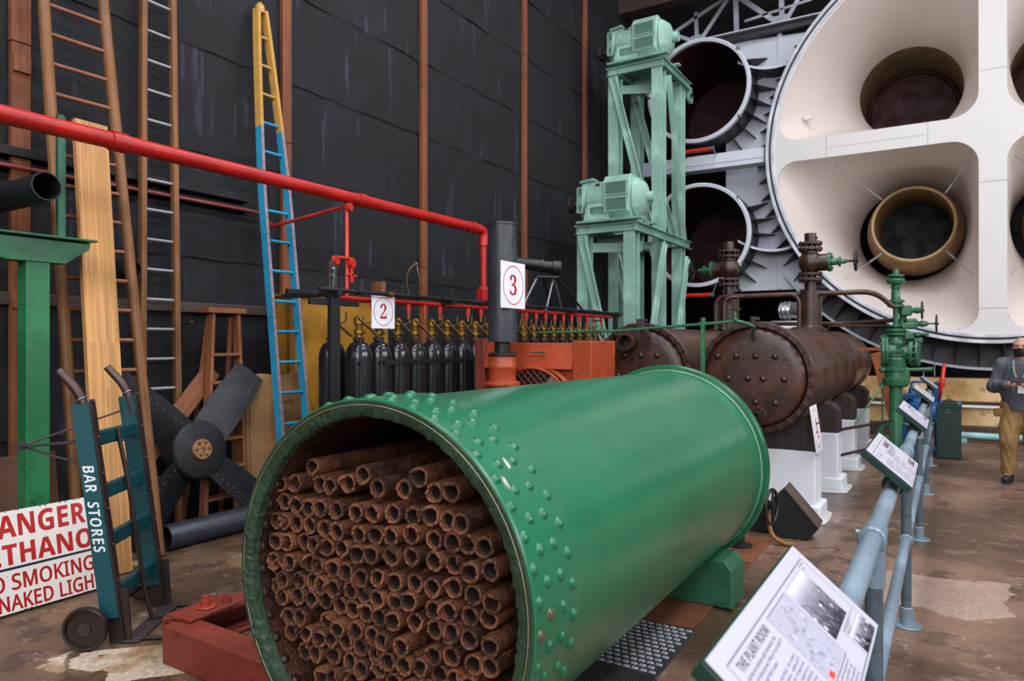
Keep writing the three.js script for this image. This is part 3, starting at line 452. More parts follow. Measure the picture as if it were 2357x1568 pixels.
{ // wooden step ladder
  const t = thing('step_ladder', 'old wooden step ladder behind the fan propeller', 'ladder', [-5.5, 0, 4.3]);
  const at = (y, s) => [lerp(-5.66, -5.88, y / 1.98), y, lerp(4.19, 4.35, y / 1.98) + s * lerp(0.22, 0.135, y / 1.98)];
  for (const s of [-1, 1]) part('side_rail', [bar(at(0, s), at(1.98, s), 0.09, 0.034, [1, 0, 0])], M.woodRed, t);
  for (let i = 0; i < 7; i++) { const y = 0.26 + i * 0.26 - (i > 5 ? 0.02 : 0); if (y < 1.75) part('tread', [bar(at(y, -0.97), at(y, 0.97), 0.12, 0.028, [1, 0, 0])], M.woodRed, t); }
  part('top_board', [bar([-5.88, 1.975, 4.13], [-5.88, 1.975, 4.54], 0.16, 0.05, [1, 0, 0])], M.woodRed, t);
  for (const s of [-1, 1]) part('back_leg', [bar([-6.0, 0, 4.2 + s * 0.2], [-5.93, 1.92, 4.34 + s * 0.12], 0.03, 0.04, [1, 0, 0])], M.woodRed, t);
}
{ // curved ribbed sheet
  const pos = [], idx = [], nu = 60, nv = 8;
  for (let j = 0; j <= nv; j++) for (let i = 0; i <= nu; i++) { const a = lerp(-0.35, 2.6, i / nu), r = 0.42 + 0.008 * Math.cos(i * Math.PI * 0.8), y = j / nv * 1.36 + 0.012 * Math.sin(i * 0.3); const k = 1 - 0.12 * (1 - j / nv); pos.push(-5.86 + r * k * Math.sin(a) * 0.55, y, -(4.86 - r * k * Math.cos(a))); }
  for (let j = 0; j < nv; j++) for (let i = 0; i < nu; i++) { const a = j * (nu + 1) + i; idx.push(a, a + 1, a + nu + 2, a, a + nu + 2, a + nu + 1); }
  const g = new THREE.BufferGeometry(); g.setAttribute('position', new THREE.Float32BufferAttribute(pos, 3)); g.setIndex(idx);
  const front = ubox(crease(g, 1.2)), back = front.clone().translate(-0.008, 0, 0.004);
  lone('ribbed_sheet', [front, back], M.ply, 'tan ribbed sheet standing curved beside the blue ladder foot', 'sheet', [-5.6, 0, 4.6]);
}
{ // yellow cabinet
  const t = thing('cabinet', 'tall mustard yellow cabinet behind the gas bottle rack', 'cabinet', [-5.9, 0, 5.8]);
  part('carcass', [put(box(0.24, 2.13, 1.5, 0.012), [-5.9, 1.075, 5.82])], M.cabinetYellow, t); part('corner_post', [put(box(0.07, 2.15, 0.06, 0.01), [-5.76, 1.075, 5.05])], paint('#8f6420', { rough: 0.55 }), t); part('top_cap', [put(box(0.28, 0.03, 1.56, 0.006), [-5.88, 2.165, 5.82])], M.cabinetYellow, t);
}
// green stand with a channel head, a green angle above it, pipes through the wall
{
  const t = thing('stand', 'green steel post with a wide channel head at the left edge', 'stand', [-5.3, 0, 2.43]);
  part('post', [bar([-5.3, 0, 2.43], [-5.3, 2.3, 2.43], 0.12, 0.15, [1, 0, 0], 0.006)], M.standGreen, t);
  part('gusset', [put(prism([[-0.6, 0.1], [0.34, 0.1], [0.33, 0.055], [0.17, -0.06], [-0.2, -0.06], [-0.5, 0.03]], 0.14, 0.004), [-5.3, 2.28, 2.43], [0, 1, 0], [0, 0, 1])], M.standGreen, t);
  part('head_plate', [bar([-5.3, 2.395, 1.8], [-5.3, 2.395, 2.79], 0.26, 0.016, [1, 0, 0])], M.standGreen, t);
  part('base_plate', [put(box(0.3, 0.02, 0.34, 0.003), [-5.3, 0.01, 2.43])], M.standGreen, t);
  for (const y of [0.62, 0.98]) part('bolt', [put(hexbolt(0.014, 0.02), [-5.235, y, 2.4], [1, 0, 0])], M.standGreen, t);
  part('upright_angle', [bar([-5.31, 2.4, 2.6], [-5.31, 3.27, 2.6], 0.04, 0.04, [1, 0, 0]), bar([-5.33, 2.4, 2.625], [-5.33, 3.27, 2.625], 0.006, 0.05, [1, 0, 0])], M.chockGreen, t, 'darker green steel angle rising from the head');
}
const openPipe = (r, l) => lathe([[r - 0.008, 0], [r, 0], [r, l - 0.004], [r - 0.003, l], [r - 0.009, l], [r - 0.011, l - 0.006], [r - 0.011, 0]], 32);
lone('pipe', [put(openPipe(0.095, 1.1), [-6.1, 2.66, 2.37], [1, 0.03, 0])], M.black, 'dark open-ended pipe sticking out of the wall above the green stand', 'pipe', [-5.6, 2.6, 2.37]);
lone('pipe', [put(openPipe(0.085, 0.34), [-6.12, 2.28, 3.38], [1, 0, 0.06])], M.iron, 'short rusty pipe stub sticking out of the wall behind the pale plank', 'pipe', [-6, 2.28, 3.38]);
lone('rod', [rod([-6.0, 2.03, 2.35], [-5.6, 2.05, 2.3], 0.012)], M.steel, 'short steel rod jutting from the wall by the green stand', 'rod', [-5.8, 2.04, 2.3]);
lone('sheet', [bar([-5.62, 0.0, 2.35], [-5.74, 0.86, 2.35], 0.012, 0.86, [1, 0, 0])], M.chequer, 'rusty brown steel sheet leaning behind the green stand', 'sheet', [-5.7, 0, 2.35]);
lone('wood_scrap', [put(box(0.03, 0.02, 0.2), [-6.03, 1.86, 4.05], [0, 1, 0.1])], M.lap, 'small splinter of board nailed to the wall beside the step ladder', 'wood', [-6.03, 1.86, 4.05]);
lone('conduit', [pipe([[-6.0, 3.0, 0], [-6.0, 3.0, 4.85], [-6.0, 2.9, 5.0]], 0.018, 0.05), put(hoop(0.02, 0.006), [-6, 3, 2.2], [0, 0, 1])], M.oxide, 'thin reddish conduit running along the wall under the black ledge', 'conduit', [-6, 3, 2.5]);
// sack truck
{
  const W = [-0.58, 0.815], F = [0.815, 0.58], O = [-4.12, 2.455]; // across the truck (near to far), towards its front, centre of its foot; in X and D
  const at = (w, y, f) => [O[0] + W[0] * w + F[0] * (f - 0.135 * y), y, O[1] + W[1] * w + F[1] * (f - 0.135 * y)];
  const wd = [W[0], 0, W[1]], fd = [F[0], 0, F[1]];
  const t = thing('sack_truck', 'dark teal wooden sack truck lettered BAR STORES in front of the danger sign', 'hand truck', [O[0], 0, O[1]]);
  const lettering = canvasMat(160, 2048, (c, w, h) => { c.fillStyle = '#0b484e'; c.fillRect(0, 0, w, h); c.save(); c.translate(w / 2, 575); c.rotate(Math.PI / 2); c.fillStyle = '#dfe3df'; c.font = 'bold 142px sans-serif'; c.textBaseline = 'middle'; c.letterSpacing = '6px'; c.scale(0.93, 1); c.fillText('BAR  STORES', 0, 6); c.restore(); c.fillStyle = 'rgba(40,60,60,.5)'; for (let i = 0; i < 120; i++) c.fillRect(R0() * w, R0() * h, 2 + R0() * 4, 2 + R0() * 9); }, { rough: 0.5, bump: 0.0006 });
  for (const s of [-1, 1]) {
    const w = s * 0.27, rail = part('side_rail', [bar(at(w, 0.14, 0), at(w, 1.34, 0), 0.1, 0.045, fd, 0.006)], M.teal, t);
    if (s < 0) part('lettering', [sheetGeo(at(w - 0.0245, 1.33, -0.048), sub(at(w - 0.0245, 1.33, 0.048), at(w - 0.0245, 1.33, -0.048)), sub(at(w - 0.0245, 0.15, -0.048), at(w - 0.0245, 1.33, -0.048)))], lettering, rail, 'white painted letters BAR STORES');
    part('iron_strap', [bar(at(w, 0.03, 0.056), at(w, 1.36, 0.056), 0.01, 0.05, fd, 0.002)], M.iron, t); part('rivet_row', Array.from({ length: 7 }, (_, i) => put(ball(0.009, 8, 5), at(w, 0.15 + i * 0.2, 0.063))), M.gunIron, t).userData.kind = 'stuff';
    part('handle', [curve([at(w, 1.22, 0.02), at(w, 1.36, 0.0), at(w, 1.42, -0.025), at(w, 1.475, -0.065), at(w, 1.52, -0.1)], (k) => 0.026 - 0.004 * Math.abs(k - 0.4), 10, 16)], paint('#4a2f28', { rough: 0.4 }), t); part('ferrule', [put(hoop(0.025, 0.006), at(w, 1.36, 0.0), sub(at(w, 1.44, -0.05), at(w, 1.3, 0.02)))], M.steel, t);
    const wc = at(s * 0.36, 0.118, -0.1), wh = part('wheel', putAll([lathe([[0, 0.012], [0.03, 0.02], [0.04, 0.008], [0.095, 0.004], [0.1, 0.02], [0.113, 0.022], [0.118, 0.014], [0.118, -0.014], [0.113, -0.022], [0.1, -0.02], [0.095, -0.004], [0, -0.006]], 36)], wc, wd), M.iron, t); part('hub_cap', putAll([hexbolt(0.02, 0.05), cyl(0.034, 0.036, 16)], wc, wd), M.gunIron, wh);
    part('bracket', [bar(at(w, 0.0, 0.03), at(w, 0.3, 0.05), 0.12, 0.014, fd, 0.002)], M.iron, t);
  }
  part('axle', [rod(at(-0.38, 0.118, -0.1), at(0.38, 0.118, -0.1), 0.013)], M.iron, t);
  for (const y of [0.26, 0.56, 0.83, 1.13]) part('cross_bar', [bar(at(-0.27, y, 0.01), at(0.27, y, 0.01), 0.045, 0.085, fd, 0.012)], M.teal, t);
  part('middle_bar', [curve([at(0.0, 1.17, 0.04), at(0.0, 0.83, 0.06), at(0.01, 0.5, 0.06), at(0.02, 0.2, 0.06), at(0.02, 0.02, 0.08)], 0.013, 8, 20)], M.iron, t);
  part('toe_plate', [bar(at(-0.29, 0.012, 0.09), at(0.29, 0.012, 0.09), 0.1, 0.012, fd, 0.002)], M.gunIron, t);
  part('folding_foot', [pipe([at(-0.25, 0.016, 0.1), at(-0.25, 0.016, 0.52), at(0.25, 0.016, 0.52), at(0.25, 0.016, 0.1)], 0.011, 0.03, 8), bar(at(-0.25, 0.02, 0.3), at(0.25, 0.02, 0.46), 0.03, 0.008, [0, 1, 0], 0), bar(at(0.02, 0.02, 0.1), at(0.03, 0.02, 0.5), 0.03, 0.008, [0, 1, 0], 0)], M.iron, t);
  const hg = at(-0.27, 1.1, -0.36);
  part('back_stay', [bar(hg, at(-0.27, 1.13, -0.04), 0.008, 0.035, fd, 0.002), bar(hg, at(-0.27, 1.0, -0.04), 0.008, 0.022, fd, 0.002), rod(hg, at(0.27, 1.25, -0.04), 0.006, 8), rod(hg, at(0.27, 1.06, -0.04), 0.005, 8), put(cyl(0.022, 0.07, 12), hg, wd)], M.gunIron, t);
}
// danger sign, leaning
{
  const f = canvasMat(1600, 1024, (c, w, h) => {
    c.fillStyle = '#e4ddd4'; c.fillRect(0, 0, w, h); c.fillStyle = '#b01c17'; c.textBaseline = 'alphabetic';
    const line = (s, x0, x1, base, size, weight) => { c.font = weight + ' ' + size + 'px sans-serif'; const k = (x1 - x0) / c.measureText(s).width; c.save(); c.translate(x0, base); c.scale(k, 1); c.fillText(s, 0, 0); if (weight === 'bold') { c.strokeStyle = '#b01c17'; c.lineWidth = 5; c.strokeText(s, 0, 0); } c.restore(); };
    line('DANGER', 310, 1340, 268, 310, 'bold'); line('METHANOL', 130, 1540, 545, 285, 'bold'); c.fillStyle = '#1d2b38'; c.fillRect(0, 572, w, 26); c.fillStyle = '#a81e1a'; c.strokeStyle = '#a81e1a';
    c.lineWidth = 9; const thin = (s, x0, x1, base, size) => { c.font = size + 'px sans-serif'; const k = (x1 - x0) / c.measureText(s).width; c.save(); c.translate(x0, base); c.scale(k, 1); c.fillText(s, 0, 0); c.strokeText(s, 0, 0); c.restore(); };
    thin('NO SMOKING', 250, 1390, 800, 215); thin('NO NAKED LIGHTS', 140, 1545, 1000, 205);
    const r = rng(5); c.fillStyle = 'rgba(70,74,80,.75)'; for (let i = 0; i < 70; i++) { c.beginPath(); c.ellipse(r() * w, r() * h, 1 + r() * 7, 1 + r() * 4, r() * 3, 0, 7); c.fill(); } for (let i = 0; i < 60; i++) { const e = r(); c.fillRect(e < 0.5 ? r() * w : (e < 0.75 ? 0 : w - 8), e < 0.5 ? (r() < 0.5 ? 0 : h - 8) : r() * h, 8 + r() * 20, 8 + r() * 6); }
  }, { rough: 0.4, bump: 0.0005 });
  const t = thing('warning_sign', 'white metal sign with red letters reading DANGER METHANOL leaning on the floor', 'sign', [-4.94, 0, 2.27]);
  part('plate', [bar([-4.885, 0.02, 2.27], [-5.005, 0.625, 2.27], 0.008, 0.98, [1, 0, 0], 0.002)], paint('#8d8a86', { rough: 0.5 }), t);
  part('lettering', [sheetGeo([-5.0, 0.624, 1.782], [0, 0, 0.976], [0.12, -0.603, 0])], f, t, 'red capital letters on white');
}

// ---------------------------------------------------------------- red pipe, gas bottle rack
const RX = -4.5;
{
  const t = thing('red_pipe', 'long bright red pipe running overhead along the wall with an elbow down', 'pipe', [RX, 2.95, 4]);
  part('main_pipe', [pipe([[RX, 2.95, -0.6], [RX, 2.95, 6.72], [RX, 2.77, 6.72]], 0.054, 0.15, 16)], M.red, t);
  for (const [d, r] of [[0.95, 0.064], [2.55, 0.0635], [4.75, 0.063], [6.5, 0.064]]) part('coupling', [put(cyl(r, 0.1, 20), [RX, 2.95, d], [0, 0, 1])], M.red, t);
  part('pipe_clip', [put(hoop(0.06, 0.006), [RX, 2.95, 1.72], [0, 0, 1])], M.red, t);
  part('drop_pipe', [rod([RX, 2.8, 6.72], [RX, 2.1, 6.72], 0.037, 12)], M.red, t);
  const vb = part('isolator', [put(box(0.1, 0.13, 0.1, 0.01), [RX + 0.03, 2.2, 6.66]), ...putAll(flange(0.06, 0.03, 6), [RX, 2.28, 6.72])], M.red, t);
}
{
  const t = thing('branch_pipe', 'thin red branch pipe with pulleys dropping from the long red pipe to the rack', 'pipe', [RX, 2.1, 4.57]);
  part('pipe', [pipe([[-5.98, 2.86, 4.95], [RX, 2.87, 4.57], [RX, 2.06, 4.57]], 0.018, 0.02, 10)], M.redBright, t);
  for (const [r, p] of [[0.035, [RX + 0.03, 2.86, 4.57]], [0.045, [RX + 0.03, 2.37, 4.6]], [0.042, [RX + 0.02, 2.38, 4.42]]]) part('pulley', [put(cyl(r, 0.04, 18), p, [1, 0, 0.3])], M.redBright, t);
  part('arm', [bar([RX + 0.03, 2.41, 4.42], [RX + 0.03, 2.41, 4.6], 0.02, 0.03, [0, 1, 0]), bar([RX + 0.03, 2.36, 4.6], [RX + 0.03, 2.2, 4.6], 0.03, 0.02, [0, 0, 1]), bar([RX + 0.03, 2.27, 4.55], [RX + 0.03, 2.26, 4.66], 0.02, 0.02, [0, 1, 0])], M.redBright, t); part('release_cable', [curve([[RX + 0.02, 2.35, 4.41], [RX + 0.02, 2.3, 4.37], [RX + 0.02, 2.24, 4.37]], 0.01, 8, 10)], M.brass, t);
}
{
  const t = thing('release_box', 'small grey release box with a lever on the end of the gas bottle rack', 'box', [RX, 2.1, 4.4]);
  part('case', [put(box(0.07, 0.25, 0.09, 0.008), [RX, 2.235, 4.38])], M.gunIron, t); part('lever', [bar([RX + 0.045, 2.15, 4.36], [RX + 0.06, 2.3, 4.36], 0.012, 0.02), put(ball(0.018), [RX + 0.05, 2.3, 4.36]), put(cyl(0.02, 0.03), [RX + 0.045, 2.24, 4.36], [1, 0, 0])], M.steel, t);
}
{
  const t = thing('bottle_rack', 'black steel rack with red manifold fittings holding a row of gas bottles', 'rack', [RX, 0, 7.3]);
  const d0 = 4.3, d1 = 10.2, top = 2.06;
  for (const d of [d0, 7.2, d1]) part('post', [bar([RX + 0.12, 0, d], [RX + 0.12, top, d], 0.1, 0.05, [0, 0, 1]), bar([RX + 0.09, 0, d + 0.045], [RX + 0.09, top, d + 0.045], 0.012, 0.06, [0, 0, 1]), ...(d > 5 ? [bar([RX - 0.42, 0, d], [RX - 0.42, top, d], 0.08, 0.05, [0, 0, 1])] : [])], M.black, t);
  for (const d of [d0, 5.9, 7.2, 8.7, d1]) part('cross_arm', [bar([RX - 0.5, top + 0.02, d], [RX + 0.2, top + 0.02, d], 0.04, 0.05, [0, 1, 0])], M.black, t);
  part('long_arm', [bar([RX - 0.05, top + 0.03, 3.95], [RX - 0.05, top + 0.03, d1 + 0.2], 0.04, 0.05, [0, 1, 0]), bar([RX + 0.1, top - 0.05, 4.05], [RX + 0.1, top - 0.05, 4.6], 0.05, 0.04, [0, 1, 0])], M.black, t);
  part('header_pipe', [rod([RX + 0.16, top + 0.05, d0 - 0.2], [RX + 0.16, top + 0.05, d1 + 0.15], 0.02, 10)], M.black, t);
  for (let i = 0; i < 15; i++) part('coupling', [put(cyl(0.03, 0.05, 12), [RX + 0.16, top + 0.05, 4.55 + i * 0.4], [0, 0, 1])], i === 1 || i === 6 ? M.brass : M.black, t);
  part('manifold', [rod([RX + 0.03, top - 0.0, d0], [RX + 0.03, top - 0.0, d1], 0.022, 10)], M.red, t, 'red manifold pipe');
  part('retaining_bar', [bar([RX + 0.14, 1.49, 4.9], [RX + 0.14, 1.49, d1], 0.045, 0.012, [0, 1, 0], 0.002), bar([RX + 0.14, 0.7, 4.4], [RX + 0.14, 0.7, d1], 0.045, 0.012, [0, 1, 0], 0.002)], M.black, t);
  for (let i = 0; i < 22; i++) { const d = 4.588 + i * 0.262; if (d < d1) part('retaining_rod', [rod([RX + 0.145, 0.05, d], [RX + 0.145, 1.72, d], 0.012, 8), put(hexbolt(0.02, 0.03), [RX + 0.14, 1.49, d], [1, 0, 0])], M.black, t); }
  const fit = [put(cyl(0.026, 0.06, 10), [0, -0.03, 0]), put(cyl(0.02, 0.03, 8), [0, -0.07, 0])];
  for (let i = 0; i < 21; i++) { if (i === 5 || i === 9) continue; const d = 4.86 + i * 0.25; const f = part('fitting', all(fit, (g) => put(g.clone(), [RX + 0.04, top - 0.02, d])), M.redBright, t, 'bright red outlet'); part('nipple', [put(cyl(0.016, 0.06, 8), [RX + 0.04, top - 0.13, d])], M.brass, f); }
  part('kerb', [put(box(0.7, 0.06, d1 - d0 + 0.2, 0.005), [RX - 0.12, 0.03, (d0 + d1) / 2])], M.black, t);
}
{ // gas bottles: one with its parts, then copies
  const y0 = 0.06, body = lathe([[0, 0], [0.1, 0], [0.118, 0.015], [0.121, 0.03], [0.121, 1.47], [0.117, 1.52], [0.105, 1.56], [0.085, 1.595], [0.06, 1.615], [0.042, 1.622], [0.042, 1.64], [0, 1.64]], 28);
  const t = thing('gas_bottle', 'black gas bottle with a brass valve, nearest in the front row of the rack', 'gas bottle', [RX, y0, 4.72], { local: true, group: 'gas bottles in the rack' });
  part('cylinder', [body], M.blackGloss, t);
  part('collar', [lathe([[0.04, 1.63], [0.052, 1.632], [0.052, 1.66], [0.04, 1.664]], 18)], M.rustDark, t);
  const v = part('valve', [lathe([[0, 1.66], [0.036, 1.66], [0.03, 1.68], [0.043, 1.69], [0.043, 1.725], [0.03, 1.735], [0.034, 1.77], [0.045, 1.78], [0.045, 1.83], [0.024, 1.85], [0, 1.85]], 14), put(cyl(0.014, 0.07, 8), [0.035, 1.7, 0], [1, 0, 0])], M.brass, t);
  part('lever', [bar([0.045, 1.83, -0.05], [0.075, 1.67, 0.17], 0.03, 0.012, [1, 0, 0], 0.002)], paint('#9a7a52', { rough: 0.5, metal: 0.3 }), v, 'tan release lever');
  part('loop', [pipe([[-0.02, 1.74, 0.02], [-0.02, 1.78, 0.06], [0.04, 1.8, 0.13], [0.04, 1.9, 0.14]], 0.008, 0.03, 8)], paint('#6d5240', { rough: 0.4, metal: 0.5 }), t, 'thin bent copper tail pipe');
  const ord = ['second', 'third', 'fourth', 'fifth', 'sixth', 'seventh', 'eighth', 'ninth', 'tenth', 'eleventh', 'twelfth', 'thirteenth', 'fourteenth', 'fifteenth', 'sixteenth', 'seventeenth', 'eighteenth', 'nineteenth', 'twentieth'];
  for (let i = 1; i < 20; i++) copyOf(t, 'gas_bottle', [RX, y0, 4.72 + 0.262 * i], 'black gas bottle with a brass valve, ' + ord[i - 1] + ' from the near end of the rack');
  copyOf(t, 'gas_bottle', [RX - 0.29, y0, 4.68], 'black gas bottle half hidden behind the end post of the rack');
}
function numberSign(name, label, digit, place, size, o = {}) { // white card with a red number in a red oval; width along the hall, facing +X
  const m = canvasMat(512, Math.round(512 * size[1] / size[0]), (c, w, h) => { c.fillStyle = '#eeeef2'; c.fillRect(0, 0, w, h); c.strokeStyle = '#b5242c'; c.lineWidth = 11; c.beginPath(); c.ellipse(w / 2, h / 2, w * 0.415, h * 0.42, 0, 0, 7); c.stroke(); c.fillStyle = '#b3161f'; c.font = 'bold ' + h * 0.62 + 'px serif'; c.textAlign = 'center'; c.textBaseline = 'alphabetic'; c.save(); c.translate(w / 2, h * 0.715); c.scale(0.95, 1); c.fillText(digit, 0, 0); c.restore(); }, { rough: 0.45 });
  const t = thing(name, label, 'sign', place), lean = o.lean ?? 0, [w, h] = size, a = [place[0] - lean, place[1] + h, place[2] - w / 2];
  part('card', [bar([place[0] - 0.005, place[1], place[2]], [place[0] - 0.005 - lean, place[1] + h, place[2]], 0.006, w, [1, 0, 0], 0.0015)], M.white, t);
  part('number', [sheetGeo([a[0] - 0.0005, a[1] - 0.004, a[2] + 0.003], [0, 0, w - 0.006], [lean, -h + 0.008, 0])], m, t, 'red number ' + digit + ' inside a red oval');
}
numberSign('number_sign', 'white sign with a red number 2 hanging on the bottle rack', '2', [RX + 0.11, 1.8, 4.925], [0.31, 0.31]);
lone('wood_block', [put(box(0.05, 0.2, 0.14, 0.006), [RX - 0.2, 2.16, 5.2], [0, 1, 0.05])], M.woodRed, 'small wood block on top of the gas bottle rack', 'wood', [RX - 0.2, 2.1, 5.2]);
lone('wire', [curve([[RX - 0.1, 2.09, 5.56], [RX - 0.1, 2.3, 5.5], [RX - 0.08, 2.4, 5.52], [RX - 0.06, 2.46, 5.6], [RX - 0.05, 2.36, 5.62], [RX - 0.05, 2.09, 5.78]], 0.007, 6, 30), put(ball(0.02), [RX - 0.06, 2.46, 5.6])], paint('#8c6a4e', { rough: 0.4, metal: 0.4 }), 'bent loop of stiff wire standing on the bottle rack', 'wire', [RX - 0.1, 2.1, 5.65]);
{ // spotlight-like tube on four legs
  const t = thing('tube_on_legs', 'black tube with a capped end on four thin legs above the rack', 'tube', [-4.5, 2.1, 8.5]);
  const a = [-4.92, 2.74, 8.02], b = [-4.42, 2.66, 8.4], dir = sub(b, a);
  part('barrel', [put(lathe([[0, -0.36], [0.06, -0.36], [0.075, -0.1], [0.078, 0.05], [0.09, 0.055], [0.09, 0.1], [0.078, 0.105], [0.08, 0.22], [0.1, 0.225], [0.1, 0.33], [0.092, 0.34], [0.075, 0.335], [0.05, 0.3], [0, 0.29]], 24), mid(a, b), dir)], M.black, t);
  part('cradle', [put(box(0.3, 0.03, 0.12, 0.004), [-4.55, 2.54, 8.32], [0, 1, 0], dir)], M.black, t);
  for (const [p, q, m] of [[[-4.65, 2.53, 8.22], [-4.62, 2.08, 7.75], M.steel], [[-4.5, 2.53, 8.4], [-4.45, 2.08, 8.1], M.steel], [[-4.5, 2.53, 8.42], [-4.55, 2.08, 8.75], M.steel], [[-4.45, 2.53, 8.42], [-4.5, 2.08, 9.4], M.black], [[-4.6, 2.53, 8.3], [-4.7, 2.08, 8.8], M.black]]) part('leg', [rod(p, q, 0.016, 8)], m, t);
}
// dark stack on an orange base, orange radiator behind
{
  const X = -3.6, D = 5.7, r = 0.138, t = thing('stack_pipe', 'thick dark grey vertical pipe on an orange round base', 'pipe', [X, 0, D]);
  part('stack', [put(lathe([[0.128, 1.68], [r, 1.68], [r, 2.53], [r - 0.002, 2.535], [r - 0.004, 2.54], [r - 0.004, 2.775], [r + 0.003, 2.78], [r + 0.003, 2.8], [r - 0.012, 2.8], [r - 0.014, 1.7], [0.06, 1.685]], 40), [X, 0, D])], M.stackGrey, t);
  part('neck', [put(cyl(0.075, 0.16, 24), [X, 1.62, D])], M.black, t);
  part('top_flange', putAll(flange(0.135, 0.022, 8, 0.013), [X, 1.555, D]), M.black, t);
  part('base', [put(lathe([[0, 0], [0.2, 0], [0.2, 0.03], [0.14, 0.06], [0.13, 1.26], [0.17, 1.27], [0.172, 1.285], [0.17, 1.3], [0.13, 1.31], [0.13, 1.42], [0.137, 1.43], [0.137, 1.46], [0.13, 1.47], [0.13, 1.54], [0, 1.545]], 40), [X, 0, D])], M.orange, t, 'orange base with ribs');
}
numberSign('number_sign', 'white sign with a red number 3 fixed to the dark vertical pipe', '3', [-3.452, 1.99, 5.66], [0.43, 0.43]);
{
  const x0 = -4.12, x1 = -2.83, d = 6.05, t = thing('radiator_unit', 'orange fan radiator unit with a round wire guard behind the green boiler', 'radiator', [-3.47, 0, 6.3]);
  part('casing', [put(box(x1 - x0 - 0.22, 1.66, 0.5, 0.01), [(x0 + x1) / 2 - 0.02, 0.84, d + 0.27])], M.orange, t);
  part('header_tank', [put(box(0.12, 1.7, 0.6, 0.012), [x0 + 0.06, 0.86, d + 0.24])], M.oxide, t, 'redder end tank'); part('header_tank', [put(box(0.2, 1.68, 0.56, 0.012), [x1 - 0.1, 0.85, d + 0.26])], M.orange, t);
  part('hood', [put(prism([[0, 0], [0.02, 0], [0.09, -0.24], [0, -0.24]], 0.98, 0.003), [(x0 + x1) / 2 - 0.04, 1.66, d + 0.03], [0, 1, 0], [0, 0, -1])], M.orange, t);
  part('arrow', [sheetGeo([-3.5, 1.6, d - 0.022], [0.2, 0, 0.0], [0, -0.05, -0.0146])], canvasMat(128, 32, (c, w, h) => { c.fillStyle = '#b64a22'; c.fillRect(0, 0, w, h); c.fillStyle = '#2b3a44'; c.fillRect(6, 10, 84, 12); c.beginPath(); c.moveTo(86, 2); c.lineTo(124, 16); c.lineTo(86, 30); c.fill(); }), t, 'dark painted arrow');
  const C = [-3.42, 1.0, d], g = part('fan_guard', [put(torus(0.44, 0.03, 10, 48), [C[0], C[1], d - 0.02]), put(torus(0.43, 0.012, 6, 48), [C[0], C[1], d - 0.12])], M.orange, t);
  const wires = []; for (let i = -8; i <= 8; i++) { const o = i * 0.05, h = Math.sqrt(0.43 ** 2 - o * o); for (const s of [-1, 1]) { const a = Math.PI / 4 * s, ux = Math.cos(a), uy = Math.sin(a); wires.push(rod([C[0] - uy * o - ux * h, C[1] + ux * o - uy * h, d - 0.12], [C[0] - uy * o + ux * h, C[1] + ux * o + uy * h, d - 0.12], 0.004, 5)); } }
  part('wire_mesh', wires, paint('#8a4a2e', { rough: 0.5 }), g).userData.kind = 'stuff'; part('shroud', [put(cyl(0.41, 0.012, 40), [C[0], C[1], d - 0.012], [0, 0, 1])], M.blackMatt, t);
  const f = part('fan_hub', [put(cyl(0.07, 0.07, 20), [C[0], C[1], d - 0.06], [0, 0, 1])], M.gunIron, t);
  for (let i = 0; i < 4; i++) { const a = 0.95 + i * Math.PI / 2; part('fan_blade', [bar([C[0] + Math.cos(a) * 0.05, C[1] + Math.sin(a) * 0.05, d - 0.06], [C[0] + Math.cos(a) * 0.39, C[1] + Math.sin(a) * 0.39, d - 0.06], 0.13, 0.006, [-Math.sin(a), Math.cos(a), 0.4], 0.002)], M.silver, f); }
  part('drain_fitting', [put(cyl(0.035, 0.14, 14), [x1 - 0.18, 1.235, d - 0.12], [1, 0, 0]), put(cyl(0.045, 0.05, 14), [x1 - 0.08, 1.235, d - 0.12], [1, 0, 0]), put(cyl(0.028, 0.12, 12), [x1 - 0.13, 1.235, d - 0.06], [0, 0, 1])], paint('#7d5f4c', { rough: 0.5 }), t, 'grey brown pipe fitting');
}

// ---------------------------------------------------------------- mint green motor tower
const TL = -5.28, TR = -4.44, TA = 11, TB = 12.3, TC = 13.39;
function hBeam(a, b, w, ref) { const h = [bar(a, b, 0.018, w - 0.03, ref, 0.002)], d = H3(sub(b, a)).normalize(), f = frame(d, H3(ref)), z = new THREE.Vector3().setFromMatrixColumn(f, 2); for (const s of [-1, 1]) { const o = z.clone().multiplyScalar(s * w / 2), q = (p) => [p[0] + o.x, p[1] + o.y, p[2] - o.z]; h.push(bar(q(a), q(b), w, 0.02, ref, 0.003)); } return h; }
const channel = (a, b, w, ref) => { const d = H3(sub(b, a)).normalize(), f = frame(d, H3(ref)), x = new THREE.Vector3().setFromMatrixColumn(f, 0), z = new THREE.Vector3().setFromMatrixColumn(f, 2), out = [bar(a, b, w, 0.014, ref, 0.002)]; for (const s of [-1, 1]) { const o = x.clone().multiplyScalar(s * (w / 2 - 0.006)).addScaledVector(z, -0.03), q = (p) => [p[0] + o.x, p[1] + o.y, p[2] - o.z]; out.push(bar(q(a), q(b), 0.012, 0.06, ref, 0.001)); } return out; };
